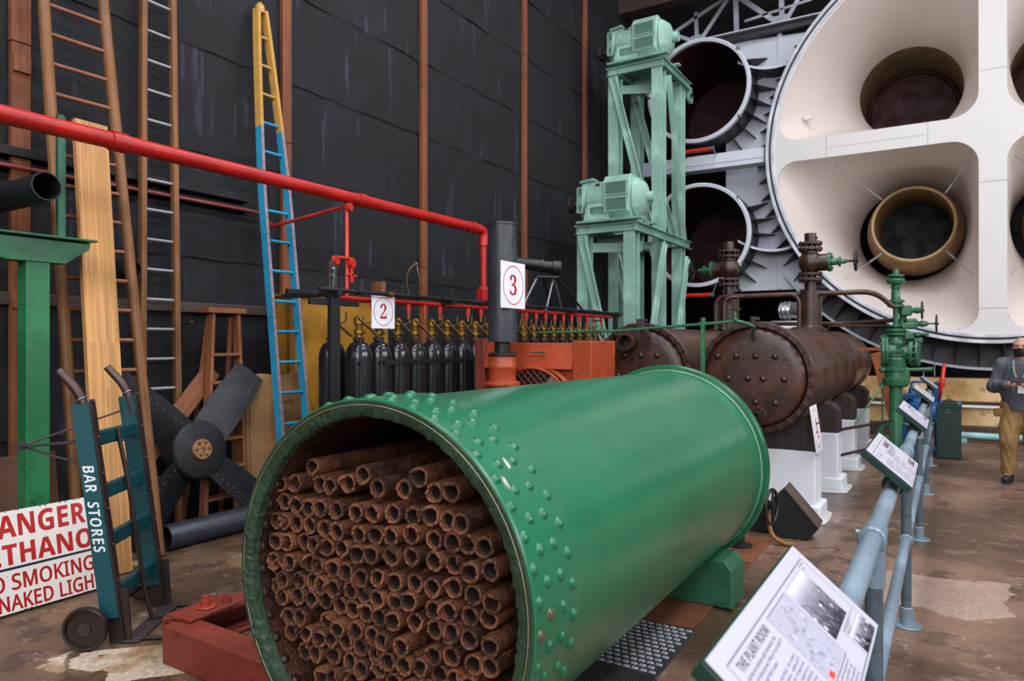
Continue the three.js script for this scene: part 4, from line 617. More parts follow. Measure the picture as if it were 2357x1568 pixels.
{
  const t = thing('motor_tower', 'tall mint green steel tower of two stepped platforms in front of the round ducts', 'tower', [-4.86, 0, 12.2]);
  for (const [x, d, h] of [[TL, TA, 3.52], [TR, TA, 3.52], [TL, TB, 6.62], [TR, TB, 6.62], [TL, TC, 6.62], [TR, TC, 6.62]]) part('post', hBeam([x, 0, d], [x, h, d], 0.2, [1, 0, 0]), M.mint, t);
  for (const [h, d0, d1] of [[3.54, TA, TC], [6.64, TB, TC]]) {
    for (const d of [d0, d1]) part('platform_beam', channel([TL - 0.12, h + 0.02, d - 0.09], [TR + 0.12, h + 0.02, d - 0.09], 0.13, [0, 1, 0]), M.mint, t);
    for (const x of [TL, TR]) part('platform_beam', channel([x + 0.1, h + 0.02, d0 - 0.12], [x + 0.1, h + 0.02, d1 + 0.35], 0.15, [0, 1, 0]), M.mintDark, t);
    part('platform_plate', [put(box(TR - TL + 0.3, 0.03, 0.95, 0.004), [-4.86, h + 0.105, d0 + 0.36])], M.mintDark, t);
    part('inner_bracing', [bar([TL, h - 0.25, d0 + 0.1], [TR, h - 0.25, d0 + 0.5], 0.16, 0.03, [0, 1, 0]), bar([TL, h - 0.06, d0 + 0.55], [TR, h - 0.06, d0 + 0.55], 0.12, 0.1, [0, 1, 0])], M.mintDark, t);
  }
  const br = (a, b, ref) => part('brace', channel(a, b, 0.13, ref), M.mint, t);
  br([TL + 0.0, 3.45, TA - 0.1], [TR - 0.06, 0.1, TA - 0.1], [1, 0, 0]); br([TL, 6.55, TB - 0.1], [TR - 0.08, 3.6, TB - 0.1], [1, 0, 0]);
  br([TR + 0.1, 3.45, TB - 0.05], [TR + 0.1, 0.5, TA + 0.1], [0, 0, 1]); br([TR + 0.12, 3.3, TC + 0.1], [TR + 0.12, 0.4, TB + 0.1], [0, 0, 1]); br([TR + 0.1, 6.5, TB + 0.15], [TR + 0.1, 3.6, TC - 0.05], [0, 0, 1]);
  br([TL, 6.5, TC - 0.1], [TR, 3.5, TC - 0.1], [1, 0, 0]); br([TL, 3.4, TB], [TR, 0.1, TB], [1, 0, 0]);
  part('hoist_pulley', [put(cyl(0.1, 0.06, 18), [TR + 0.12, 6.45, TC + 0.35], [1, 0, 0]), put(box(0.1, 0.22, 0.16, 0.01), [TR + 0.1, 6.55, TC + 0.32])], M.mintDark, t);
}
{
  const t = thing('motor', 'mint green electric motor on the lower platform of the tower', 'motor', [-4.76, 3.66, 11.14], { local: true, group: 'motors on the tower' });
  const cy = 0.4, X = (gs) => all(gs, (g) => g.rotateZ(-Math.PI / 2).translate(0, cy, 0)); // lathe axis along x
  part('barrel', X([lathe([[0, -0.42], [0.335, -0.42], [0.34, -0.41], [0.34, -0.1], [0.3, -0.09], [0, -0.09]], 40)]), M.mint, t);
  part('end_bell', X([lathe([[0.05, -0.63], [0.2, -0.63], [0.29, -0.6], [0.33, -0.55], [0.33, -0.43], [0, -0.42]], 40)]), M.mint, t);
  part('end_bell', X([lathe([[0, 0.36], [0.33, 0.36], [0.34, 0.4], [0.26, 0.5], [0.15, 0.54], [0.09, 0.55], [0.085, 0.66], [0, 0.66]], 40), ...ringBolts(8, 0.3, (x, z) => hexbolt(0.016, 0.03).translate(x, 0.42, z))]), M.mint, t);
  part('frame_section', [prism([[-0.35, -0.26], [-0.24, -0.36], [0.24, -0.36], [0.35, -0.26], [0.35, 0.24], [0.25, 0.36], [-0.25, 0.36], [-0.35, 0.24]], 0.47, 0.012).rotateY(Math.PI / 2).translate(0.13, cy, 0)], M.mint, t);
  const grille = (x, y, w, h, cols, rows, z) => { const p = part('grille', [box(w, 0.02, 0.02).translate(x, y + h / 2, z), box(w, 0.02, 0.02).translate(x, y - h / 2, z), box(0.02, h, 0.02).translate(x - w / 2, y, z), box(0.02, h, 0.02).translate(x + w / 2, y, z)], M.mint, t), s = []; for (let i = 1; i < rows; i++) s.push(box(w, 0.007, 0.008, 0).translate(x, y - h / 2 + h * i / rows, z)); for (let i = 1; i < cols; i++) s.push(box(0.008, h, 0.01, 0).translate(x - w / 2 + w * i / cols, y, z)); part('slats', s, M.mintDark, p).userData.kind = 'stuff'; part('backing', [box(w, h, 0.004, 0).translate(x, y, z - 0.008)], M.black, p); };
  grille(0.13, cy + 0.13, 0.38, 0.21, 12, 9, 0.362); grille(0.13, cy - 0.13, 0.38, 0.21, 12, 9, 0.362); grille(-0.53, cy, 0.09, 0.42, 3, 16, 0.325);
  part('shaft', [cyl(0.04, 0.26, 14).rotateZ(Math.PI / 2).translate(-0.74, cy, 0)], M.steel, t); part('coupling', X([lathe([[0, -0.93], [0.07, -0.93], [0.075, -0.87], [0.14, -0.865], [0.145, -0.83], [0.14, -0.79], [0.06, -0.785], [0.05, -0.74], [0, -0.74]], 24), ...ringBolts(6, 0.11, (x, z) => cyl(0.014, 0.13, 8).translate(x, -0.83, z))]), M.gunIron, t);
  part('foot', [prism([[-0.47, 0.03], [0.0, 0.03], [-0.03, 0.31], [-0.4, 0.31]], 0.06, 0.01, [[[-0.33, 0.12], [-0.12, 0.12], [-0.1, 0.15], [-0.1, 0.23], [-0.13, 0.25], [-0.32, 0.25], [-0.35, 0.22], [-0.35, 0.15]]]).translate(0, 0, 0.31), prism([[-0.47, 0.03], [0.0, 0.03], [-0.03, 0.31], [-0.4, 0.31]], 0.06, 0.01).translate(0, 0, -0.31), box(0.6, 0.25, 0.5, 0.03).translate(-0.2, 0.15, 0)], M.mint, t);
  part('base_rail', [box(1.15, 0.04, 0.12, 0.006).translate(0, 0.02, 0.33), box(1.15, 0.04, 0.12, 0.006).translate(0, 0.02, -0.33)], M.mintDark, t);
  part('terminal_cover', [box(0.26, 0.05, 0.24, 0.012).rotateZ(0.12).translate(-0.5, cy + 0.36, 0.02), box(0.2, 0.08, 0.18, 0.01).translate(-0.5, cy + 0.32, 0.02)], M.mintDark, t); part('eye_bolt', [torus(0.03, 0.009, 6, 14).translate(-0.2, cy + 0.37, 0)], M.gunIron, t); part('name_plate', [box(0.09, 0.07, 0.006, 0.002).rotateX(-0.75).translate(-0.24, cy + 0.245, 0.242)], M.gunIron, t);
  copyOf(t, 'motor', [-4.78, 6.76, 12.44], 'mint green electric motor on the top platform of the tower');
}
// ---------------------------------------------------------------- rusty heat exchangers
function exchanger(name, label, X, dN, side) {
  const Y = 1.335, R = 0.5, d0 = 7.12, d1 = 13.9, t = thing(name, label, 'heat exchanger', [X, 0.78, 10.3]);
  part('shell', [revD([[R - 0.02, d0 + 0.09], [R, d0 + 0.1], [R, 11.1], [R + 0.008, 11.11], [R + 0.008, 11.16], [R, 11.17], [R, 12.55], [R + 0.015, 12.57], [R + 0.015, 12.64], [R, 12.66], [R, 13.35], [R * 0.96, 13.55], [R * 0.82, 13.75], [R * 0.5, 13.87], [0.02, d1]], X, Y, 72)], M.brown, t);
  part('front_flange', [revD([[R * 0.8, d0], [0.535, d0], [0.543, d0 + 0.008], [0.543, d0 + 0.085], [0.535, d0 + 0.092], [R * 0.8, d0 + 0.092]], X, Y, 96), revD([[0.49, d0 - 0.045], [0.538, d0 - 0.045], [0.541, d0 - 0.04], [0.541, d0 - 0.006], [0.49, d0 - 0.003]], X, Y, 96)], M.brown, t);
  part('head', [revD([[0.001, d0 - 0.075], [0.36, d0 - 0.075], [0.425, d0 - 0.068], [0.462, d0 - 0.045], [0.48, d0 - 0.01], [0.485, d0]], X, Y, 72)], M.brown, t);
  for (let i = 0; i < 30; i++) { const a = (i + 0.5) / 30 * 2 * Math.PI; part('flange_nut', putAll([hexbolt(0.026, 0.034), cyl(0.013, 0.05, 8)], [X + Math.cos(a) * 0.515, Y + Math.sin(a) * 0.515, d0 - 0.055], [0, 0, 1]), M.brown, t); }
  const dome = () => lathe([[0, 0.038], [0.014, 0.036], [0.027, 0.024], [0.033, 0]], 12);
  for (const [x, y] of [[-0.34, 0.205], [-0.16, 0.205], [0.02, 0.205], [0.2, 0.205], [-0.235, -0.01], [-0.05, -0.01], [0.09, -0.01], [0.28, -0.01], [-0.16, -0.235], [0.02, -0.235], [0.2, -0.235], [-0.3, -0.235]]) part('stay_nut', [put(dome(), [X + x, Y + y, d0 - 0.073], [0, 0, -1])], M.brown, t);
  part('lifting_lug', [bar([X, Y + 0.36, d0 - 0.085], [X, Y + 0.58, d0 - 0.085], 0.05, 0.03), bar([X, Y + 0.57, d0 - 0.1], [X, Y + 0.57, d0 + 0.1], 0.05, 0.03, [1, 0, 0])], M.rustDark, t);
  if (side < 0) { part('inlet_branch', [put(lathe([[0.07, 0], [0.085, 0], [0.085, 0.16], [0.07, 0.16], [0.068, 0.1], [0.07, 0]], 24), [X - 0.1, Y + 0.34, d0 - 0.07], [0, 0, -1]), ...putAll(flange(0.2, 0.035, 10, 0.02), [X - 0.06, Y + 0.34, d0 - 0.06], [0, 0, 1])], M.brown, t); }
  else part('drain_flange', [...putAll(flange(0.1, 0.03, 6, 0.015), [X + 0.03, Y - 0.37, d0 - 0.09], [0, 0, 1]), put(lathe([[0.04, 0], [0.05, 0], [0.05, 0.06], [0.04, 0.06], [0.038, 0]], 18), [X + 0.03, Y - 0.37, d0 - 0.1], [0, 0, -1])], M.brown, t);
  // standing branch with its stop valve
  const P = (gs, y, dir, x = 0) => putAll(gs, [X + x, y, dN], dir);
  part('branch_pipe', [put(cyl(0.145, 0.62, 32), [X, 2.06, dN]), put(cyl(0.075, 0.22, 24), [X, 2.44, dN]), put(lathe([[0.2, -0.02], [0.2, 0.02], [0.15, 0.05], [0.145, 0.06], [0.1, 0.05], [0.1, -0.02]], 32), [X, 1.84, dN])], M.brown, t);
  const v = part('valve_body', P([lathe([[0.075, 2.62], [0.09, 2.63], [0.14, 2.68], [0.155, 2.75], [0.14, 2.83], [0.1, 2.88], [0.1, 2.9]].map(([r, y]) => [r, y - 2.75]), 28), cyl(0.115, 0.2, 24).rotateZ(Math.PI / 2).translate(side * 0.13, 0, 0)], 2.75), M.brown, t);
  for (const y of [2.52, 2.595, 2.935, 3.01]) part('flange', P(flange(0.155, 0.03, 10, 0.014), y), M.rustDark, v);
  part('stub', P([lathe([[0, 0], [0.075, 0], [0.075, 0.13], [0.06, 0.13], [0.058, 0.06], [0, 0.06]], 20)], 3.02), M.brown, t);
  const bx = [side, 0, 0];
  part('bonnet', [...P(flange(0.13, 0.03, 8, 0.016), 2.75, bx, side * 0.245), ...P([lathe([[0.05, 0.02], [0.045, 0.1], [0.07, 0.11], [0.07, 0.13], [0.035, 0.14], [0.03, 0.2], [0, 0.2]], 18)], 2.75, bx, side * 0.245)], M.treeGreen, v, 'green valve bonnet'); part('spindle', P([cyl(0.016, 0.22, 8)], 2.75, bx, side * 0.48), M.iron, v);
  part('handwheel', P(handwheel(0.13, 0.014, 5), 2.75, bx, side * 0.56), M.black, v, 'black handwheel');
  return t;
}
exchanger('heat_exchanger', 'rusty brown heat exchanger nearer the railing, with a lifting lug on its bolted round head', -1.6, 10.36, 1);
exchanger('heat_exchanger', 'rusty brown heat exchanger farther left, with an open pipe branch on its bolted round head', -2.76, 10.62, -1);
// brown water pipes between the exchangers and the green valve stand
lone('pipe', [pipe([[-2.86, 1.84, 10.3], [-2.86, 2.33, 10.3], [-0.82, 2.33, 10.3], [-0.62, 2.14, 10.5]], 0.034, 0.16), put(lathe([[0.034, 0], [0.09, 0], [0.09, 0.03], [0.034, 0.03]], 18), [-2.86, 1.85, 10.3])], M.brown, 'long brown pipe bending over from the left exchanger to the green valve stand', 'pipe', [-1.7, 2.33, 10.3]);
lone('pipe', [pipe([[-2.72, 1.84, 10.2], [-2.72, 2.3, 10.2], [-2.5, 2.32, 10.25], [-1.72, 2.32, 10.24], [-1.72, 1.83, 10.24]], 0.03, 0.14), put(lathe([[0.03, 0], [0.085, 0], [0.085, 0.03], [0.03, 0.03]], 18), [-2.72, 1.85, 10.2]), put(lathe([[0.03, 0], [0.11, 0], [0.11, 0.03], [0.03, 0.05]], 18), [-1.72, 1.84, 10.24])], M.brown, 'brown pipe hooped from the left exchanger down onto the right one', 'pipe', [-2.2, 2.3, 10.2]);
lone('pipe', [pipe([[-2.76, 1.96, 11.0], [-1.2, 1.93, 10.95], [-0.62, 1.97, 10.75]], 0.03, 0.1), pipe([[-1.45, 1.84, 10.9], [-1.45, 1.9, 10.9], [-0.7, 1.9, 10.8]], 0.014, 0.05, 8)], M.brown, 'low brown pipe running level behind the branch pipes to the green valve stand', 'pipe', [-1.7, 1.95, 11]);
{
  const t = thing('air_pipe', 'thin green pipe with two cocks passing in front of the exchanger heads', 'pipe', [-1.955, 0, 6.6]);
  part('pipe', [pipe([[-3.75, 1.775, 6.6], [-2.8, 1.79, 6.6], [-1.955, 1.845, 6.6], [-1.62, 1.87, 6.6], [-1.52, 1.82, 6.75], [-1.6, 1.72, 7.0]], 0.014, 0.05, 10)], M.treeGreen, t); part('stand', [bar([-1.955, 0, 6.6], [-1.955, 1.86, 6.6], 0.05, 0.03)], M.standGreen, t); part('tee', [put(cyl(0.024, 0.09, 10), [-1.955, 1.86, 6.6]), put(cyl(0.022, 0.07, 10), [-1.955, 1.845, 6.6], [1, 0.06, 0])], M.treeGreen, t);
  for (const [x, y] of [[-3.04, 1.785], [-1.66, 1.865]]) { const c = part('cock', [put(lathe([[0, 0], [0.02, 0], [0.024, 0.02], [0.014, 0.035], [0.018, 0.06], [0.01, 0.075], [0.008, 0.11], [0, 0.11]], 12), [x, y, 6.6])], M.treeGreen, t); part('cock_handle', [bar([x - 0.06, y + 0.11, 6.6], [x + 0.06, y + 0.11, 6.6], 0.012, 0.014), put(cyl(0.01, 0.03, 8), [x, y + 0.11, 6.6])], M.iron, c); }
}
// piers, saddles
for (const [i, [d, w]] of [[7.2, 'nearest'], [8.8, 'second'], [10.4, 'third'], [12.25, 'farthest']].entries()) {
  const t = thing('pier', `white painted masonry pier under the exchangers, ${w} of the four along the railing`, 'pier', [-2.2, 0, d + 0.2]);
  part('body', [put(box(2.32, 0.53, 0.38, 0.014), [-2.23, 0.375, d + 0.2])], M.pierWhite, t); part('plinth', [put(box(2.42, 0.13, 0.46, 0.02), [-2.23, 0.07, d + 0.2])], M.pierWhite, t);
  const r = rng(60 + i), pts = []; for (let k = 0; k < 24; k++) { const a = k / 24 * 2 * Math.PI, sq = (v) => Math.sign(v) * Math.pow(Math.abs(v), 0.35); pts.push([sq(Math.cos(a)) * (1.27 + r() * 0.02), sq(Math.sin(a)) * (0.36 + r() * 0.03)]); }
  part('floor_pad', [put(prism(pts, 0.012, 0.003), [-2.23, 0.007, d + 0.12], [0, 0, 1], [1, 0, 0])], paint('#dcdcd6', { rough: 0.55 }), t, 'white painted pad on the floor');
  for (const [x, n] of [[-1.6, 'right'], [-2.76, 'left']]) {
    const P = [[-0.53, 0], [0.53, 0], [0.53, 0.26], [0.46, 0.33], [0.385, 0.35]]; for (let k = 0; k <= 12; k++) { const u = lerp(0.37, -0.37, k / 12); P.push([u, 1.335 - 0.645 - Math.sqrt(0.503 ** 2 - u * u)]); } P.push([-0.385, 0.35], [-0.46, 0.33], [-0.53, 0.26]);
    lone('saddle', put(prism(P, 0.33, 0.012), [x, 0.645, d + 0.21]), M.saddle, `dark timber saddle under the ${n} exchanger on the ${w} white pier`, 'saddle', [x, 0.645, d + 0.2]);
  }
}
numberSign('number_sign', 'white sign with a red number 4 leaning on the nearest white pier', '4', [-1.035, 0.645, 7.26], [0.37, 0.43], { lean: 0.06 });
for (const [y, d, x1, w] of [[0.66, 8.95, -0.62, 'upper'], [0.36, 9.0, -0.62, 'lower']]) lone('bar', [rod([-1.1, y, d], [x1, y, d + 1.5], 0.018, 8)], M.iron, `thin dark bar from the white piers to the green valve stand, ${w} of the two`, 'bar', [-0.9, y, d]);
// angular dark blocks and a small valve on the floor by the first pier
function wedge(label, at, turn, k) { const t = thing('angle_block', label, 'block', at, { local: true, turn }); part('block', [prism([[0, 0], [0.09, 0.11], [-0.18, 0.42], [-0.3, 0.3], [-0.27, 0.05], [-0.2, 0.0]].map((p) => [p[0] * k, p[1] * k]), 0.3, 0.008).translate(0, 0, -0.15)], M.blackMatt, t); part('brown_face', [bar([0.09 * k + 0.004, 0.115 * k, -0.005], [-0.178 * k + 0.004, 0.425 * k, -0.005], 0.012, 0.001), prism([[0.094, 0.115], [-0.176, 0.428], [-0.19, 0.418], [0.078, 0.105]].map((p) => [p[0] * k, p[1] * k]), 0.3, 0.002).translate(0.004, 0.004, -0.15)], M.saddleEdge, t, 'brown worn upper face'); return t; }
wedge('black angular block tipped on edge, in front of the nearest white pier', [-1.02, 0.0, 6.42], 0.05, 1.0);
wedge('black angular block tipped on edge, beside the far flange of the boiler', [-1.36, 0.0, 6.5], 0.05, 0.85);
lone('hoop', [curve([[-1.27, 0.3, 6.2], [-1.28, 0.17, 6.19], [-1.24, 0.06, 6.18], [-1.15, 0.02, 6.17], [-1.08, 0.02, 6.18]], 0.02, 8, 24)], paint('#9a6a34', { rough: 0.6 }), 'ochre curved iron band at the foot of the black block', 'band', [-1.2, 0, 6.25]);
{
  const t = thing('valve', 'small floor valve with a black spoked handwheel beside the far end of the boiler', 'valve', [-1.46, 0, 5.95]);
  part('body', [put(lathe([[0, 0], [0.1, 0], [0.1, 0.02], [0.04, 0.04], [0.04, 0.28], [0.07, 0.3], [0.07, 0.42], [0.03, 0.45], [0, 0.45]], 20), [-1.46, 0, 5.95])], M.black, t); part('spindle', [rod([-1.46, 0.36, 5.95], [-1.2, 0.36, 5.95], 0.014, 8)], M.black, t); part('handwheel', putAll(handwheel(0.135, 0.014, 5), [-1.21, 0.36, 5.95], [1, 0, -0.14]), M.black, t);
}

// ---------------------------------------------------------------- the great white round manifold at the end of the hall
const QX = 0.64, QY = 5.35, QD = 14.5, QR = 3.7;
{
  const t = thing('manifold', 'huge round white manifold with a cross dividing it into four ducted hollows', 'manifold', [QX, 1.5, QD + 1]);
  // outline of one hollow (upper right), as points round its own centre
  const quad = (sx, sy) => {
    const b = 0.2, Rr = QR - 0.19, pts = [], f = 0.42, arc = (cx, cy, r, a0, a1, n) => { for (let i = 0; i <= n; i++) { const a = lerp(a0, a1, i / n); pts.push([cx + r * Math.cos(a), cy + r * Math.sin(a)]); } };
    arc(b + f, b + f, f, Math.PI * 1.5, Math.PI, 14); // corner beside the centre
    const g = 0.34, q = Math.sqrt((Rr - g) ** 2 - (b + g) ** 2), a1 = Math.atan2(q, b + g); // rounded corners at the rim
    arc(b + g, q, g, Math.PI, a1, 12); arc(0, 0, Rr, a1, Math.PI / 2 - a1, 40); arc(q, b + g, g, Math.PI / 2 - a1, -Math.PI / 2, 12);
    return pts.map(([x, y]) => [x * sx, y * sy]);
  };
  const quads = [[-1, 1], [1, 1], [1, -1], [-1, -1]].map(([x, y]) => quad(x, y));
  const faces = quads.map((q) => { // each quarter of the face, with its hollow cut out
    const sx = Math.sign(q[0][0]), sy = Math.sign(q[0][1]), o = [[0, 0]]; for (let i = 0; i <= 40; i++) { const a = i / 40 * Math.PI / 2; o.push([sx * (QR - 0.15) * Math.cos(a), sy * (QR - 0.15) * Math.sin(a)]); }
    const s = new THREE.Shape(o.map((p) => new THREE.Vector2(...p))), h = q.map((p) => new THREE.Vector2(...p)); s.holes.push(new THREE.Path(h)); return put(ubox(new THREE.ExtrudeGeometry(s, { depth: 0.04, bevelEnabled: false })), [QX, QY, QD + 0.05]);
  });
  part('cross_face', faces, M.disc, t);
  const ring = (r, w, z0, z1) => revD([[r - w, z1], [r - w, z0 + 0.008], [r - w + 0.008, z0], [r - 0.008, z0], [r, z0 + 0.008], [r, z1]], QX, QY, 180);
  part('rim_ring', [ring(QR, 0.06, QD - 0.03, QD + 0.3)], M.discRing, t, 'outer rim ring'); part('rim_groove', [ring(QR - 0.05, 0.06, QD + 0.01, QD + 0.1)], M.darkSteel, t, 'dark groove between the rim rings'); part('rim_ring', [ring(QR - 0.1, 0.06, QD - 0.02, QD + 0.1)], M.discRing, t, 'inner rim ring');
  part('drum', [revD([[QR - 0.05, QD + 0.1], [QR - 0.03, QD + 0.2], [QR - 0.03, QD + 1.9]], QX, QY, 150)], M.shroud, t);
  const joints = []; for (const [x, y, w, h] of [[-0.95, 0, 0.012, 0.4], [-2.6, 0, 0.012, 0.4], [0.95, 0, 0.012, 0.4], [0, -0.95, 0.4, 0.012], [0, 0.95, 0.4, 0.012], [0, -3.1, 0.4, 0.012], [-1.8, -0.02, 1.6, 0.008]]) joints.push(put(box(w, h, 0.004, 0), [QX + x, QY + y, QD + 0.009]));
  part('joint', joints, paint('#c3bfba', { rough: 0.6 }), t);
  const dc = 2.3, ir = 0.94;
  for (const [qi, q] of quads.entries()) {
    const sx = Math.sign(q[0][0]), sy = Math.sign(q[0][1]), cx = sx * 1.31, cy = sy * 1.47, n = 120, nt = 18, pos = [], idx = [];
    // resample the outline by angle about the duct's axis
    const P = q.map((p) => [p[0] - cx, p[1] - cy]).concat([[q[0][0] - cx, q[0][1] - cy]]);
    const radius = (a) => { let best = 0; const ux = Math.cos(a), uy = Math.sin(a); for (let i = 0; i < P.length - 1; i++) { const [x1, y1] = P[i], [x2, y2] = P[i + 1], ex = x2 - x1, ey = y2 - y1, den = ux * ey - uy * ex; if (Math.abs(den) < 1e-9) continue; const s = (x1 * ey - y1 * ex) / den, k = (x1 * uy - y1 * ux) / den; if (s > 0 && k >= -1e-6 && k <= 1 + 1e-6) best = Math.max(best, s); } return best; };
    for (let i = 0; i <= n; i++) { const a = i / n * 2 * Math.PI, ro = radius(a); for (let k = 0; k <= nt; k++) { const s = k / nt, d = QD + 0.03 + dc * (1 - Math.cos(s * Math.PI / 2)) * 0.35 + dc * 0.65 * s, e = 0.6 * s + 0.4 * s * s * (3 - 2 * s), r = lerp(ro, ir, e); pos.push(QX + cx + r * Math.cos(a), QY + cy + r * Math.sin(a), -d); } }
    for (let i = 0; i < n; i++) for (let k = 0; k < nt; k++) { const a = i * (nt + 1) + k, c = a + nt + 1; idx.push(a, c, c + 1, a, c + 1, a + 1); }
    const g = new THREE.BufferGeometry(); g.setAttribute('position', new THREE.Float32BufferAttribute(pos, 3)); g.setIndex(idx);
    const h = part('hollow', [ubox(crease(g, 1.0))], M.hollow, t), X = QX + cx, Y = QY + cy, de = QD + 0.03 + dc;
    if (sy > 0) { part('duct_wall', [revD([[ir, de], [ir, de + 1.5]], X, Y, 72)], M.ductOlive, h); part('duct_end', [put(cyl(ir, 0.02, 64), [X, Y, de + 1.5], [0, 0, 1]), put(hoop(ir - 0.05, 0.05, 6, 64), [X, Y, de + 1.45], [0, 0, 1])], M.ductRed, h); }
    else {
      part('duct_wall', [revD([[ir, de], [ir, de + 1.8]], X, Y, 64)], M.darkSteel, h); const x = X + 0.1, y = Y + 0.02, dl = de - 1.45;
      part('inner_duct', [revD([[0.655, dl + 1.6], [0.655, dl + 0.02], [0.66, dl], [0.7, dl - 0.01], [0.715, dl + 0.01], [0.725, dl + 0.3], [0.74, dl + 0.32], [0.74, dl + 0.4], [0.73, dl + 0.42], [0.83, dl + 0.75], [0.87, dl + 1.1], [0.87, dl + 1.7]], x, y, 84)], M.duct, h, 'tan metal inner duct'); part('duct_end', [put(cyl(0.66, 0.02, 48), [x, y, dl + 1.5], [0, 0, 1])], M.blackMatt, h);
      for (const a of [45, 135, 225, 315]) { const u = Math.cos(a * Math.PI / 180), v = Math.sin(a * Math.PI / 180), ro = radius(Math.atan2(v, u)), p0 = [x + u * 0.71, y + v * 0.71, dl + 0.05], p1 = [X + u * ro * 0.93, Y + v * ro * 0.93, QD + 0.35], pm = mid(p0, p1, 0.35); part('stay_wire', [rod(p0, p1, 0.008, 6), rod(mid(p0, p1, 0.05), pm, 0.022, 8)], M.alu, h); }
    }
    if (qi === 0) part('hook', [put(box(0.16, 0.08, 0.1, 0.01), [QX - 3.0, QY + 0.75, QD + 0.55])], M.disc, h);
  }
  // stiffening fins round the drum, and the shroud that closes them below
  for (let i = 0; i < 64; i++) { const deg = 140 + i * 5.1, a = deg * Math.PI / 180; if (deg > 400) break; const u = Math.cos(a), v = Math.sin(a), w = deg > 205 && deg < 330 ? 0.44 : 0.34;
    const g = prism([[0, 0], [0, -0.66], [w, -0.66], [w, -0.6]], 0.018, 0.002); // r outward, depth backward
    part('fin', [put(g, [QX + u * (QR - 0.03), QY + v * (QR - 0.03), QD + 0.12], [0, 0, -1], [u, v, 0])], M.finDark, t); }
  const sh = []; for (let i = 0; i <= 48; i++) sh.push(lerp(214, 326, i / 48) * Math.PI / 180);
  const band = (r0, r1, dA, dB) => { const s = new THREE.Shape(); sh.forEach((a, i) => s[i ? 'lineTo' : 'moveTo'](r1 * Math.cos(a), r1 * Math.sin(a))); [...sh].reverse().forEach((a) => s.lineTo(r0 * Math.cos(a), r0 * Math.sin(a))); return put(ubox(new THREE.ExtrudeGeometry(s, { depth: dB - dA, bevelEnabled: false })), [QX, QY, dB]); };
  part('shroud_ring', [band(QR - 0.05, QR + 0.46, QD + 0.75, QD + 0.8)], M.shroud, t); part('shroud_edge', [band(QR + 0.43, QR + 0.475, QD + 0.62, QD + 0.8)], M.panelGrey, t);
}
for (const [Y, n] of [[6.86, 'upper'], [3.88, 'lower']]) {
  const X = -4.41, R = 1.07, t = thing('round_duct', `grey rimmed round duct, dark red inside, ${n} of the two beside the white manifold`, 'duct', [X, Y - R, QD + 1.5], { group: 'round ducts beside the manifold' });
  part('barrel', [revD([[R - 0.03, QD + 0.05], [R - 0.02, QD + 0.1], [R - 0.02, QD + 2.6], [R - 0.06, QD + 2.6], [R - 0.06, QD + 0.05]], X, Y, 90)], M.shroud, t);
  part('lining', [revD([[R - 0.07, QD + 0.06], [R - 0.07, QD + 2.6], [0.01, QD + 2.62]], X, Y, 80)], M.ductRed, t, 'dark red inside');
  part('rim_ring', [revD([[R - 0.075, QD + 0.1], [R - 0.075, QD], [R - 0.045, QD - 0.005], [R - 0.042, QD + 0.008], [R - 0.036, QD + 0.008], [R - 0.033, QD - 0.005], [R, QD], [R, QD + 0.1]], X, Y, 120)], M.panelGrey, t);
  for (let i = 0; i < 7; i++) { const a = (-58 + i * 14.3) * Math.PI / 180, u = Math.cos(a), v = Math.sin(a); part('fin', [put(prism([[0, 0], [0, -0.64], [0.36, -0.64], [0.36, -0.58]], 0.018, 0.002), [X + u * (R - 0.03), Y + v * (R - 0.03), QD + 0.12], [0, 0, -1], [u, v, 0])], M.finDark, t); }
  for (const a of [40, -38]) part('clip', [put(box(0.07, 0.06, 0.1, 0.008), [X + (R + 0.01) * Math.cos(a * Math.PI / 180), Y + (R + 0.01) * Math.sin(a * Math.PI / 180), QD + 0.03])], M.alu, t);
}
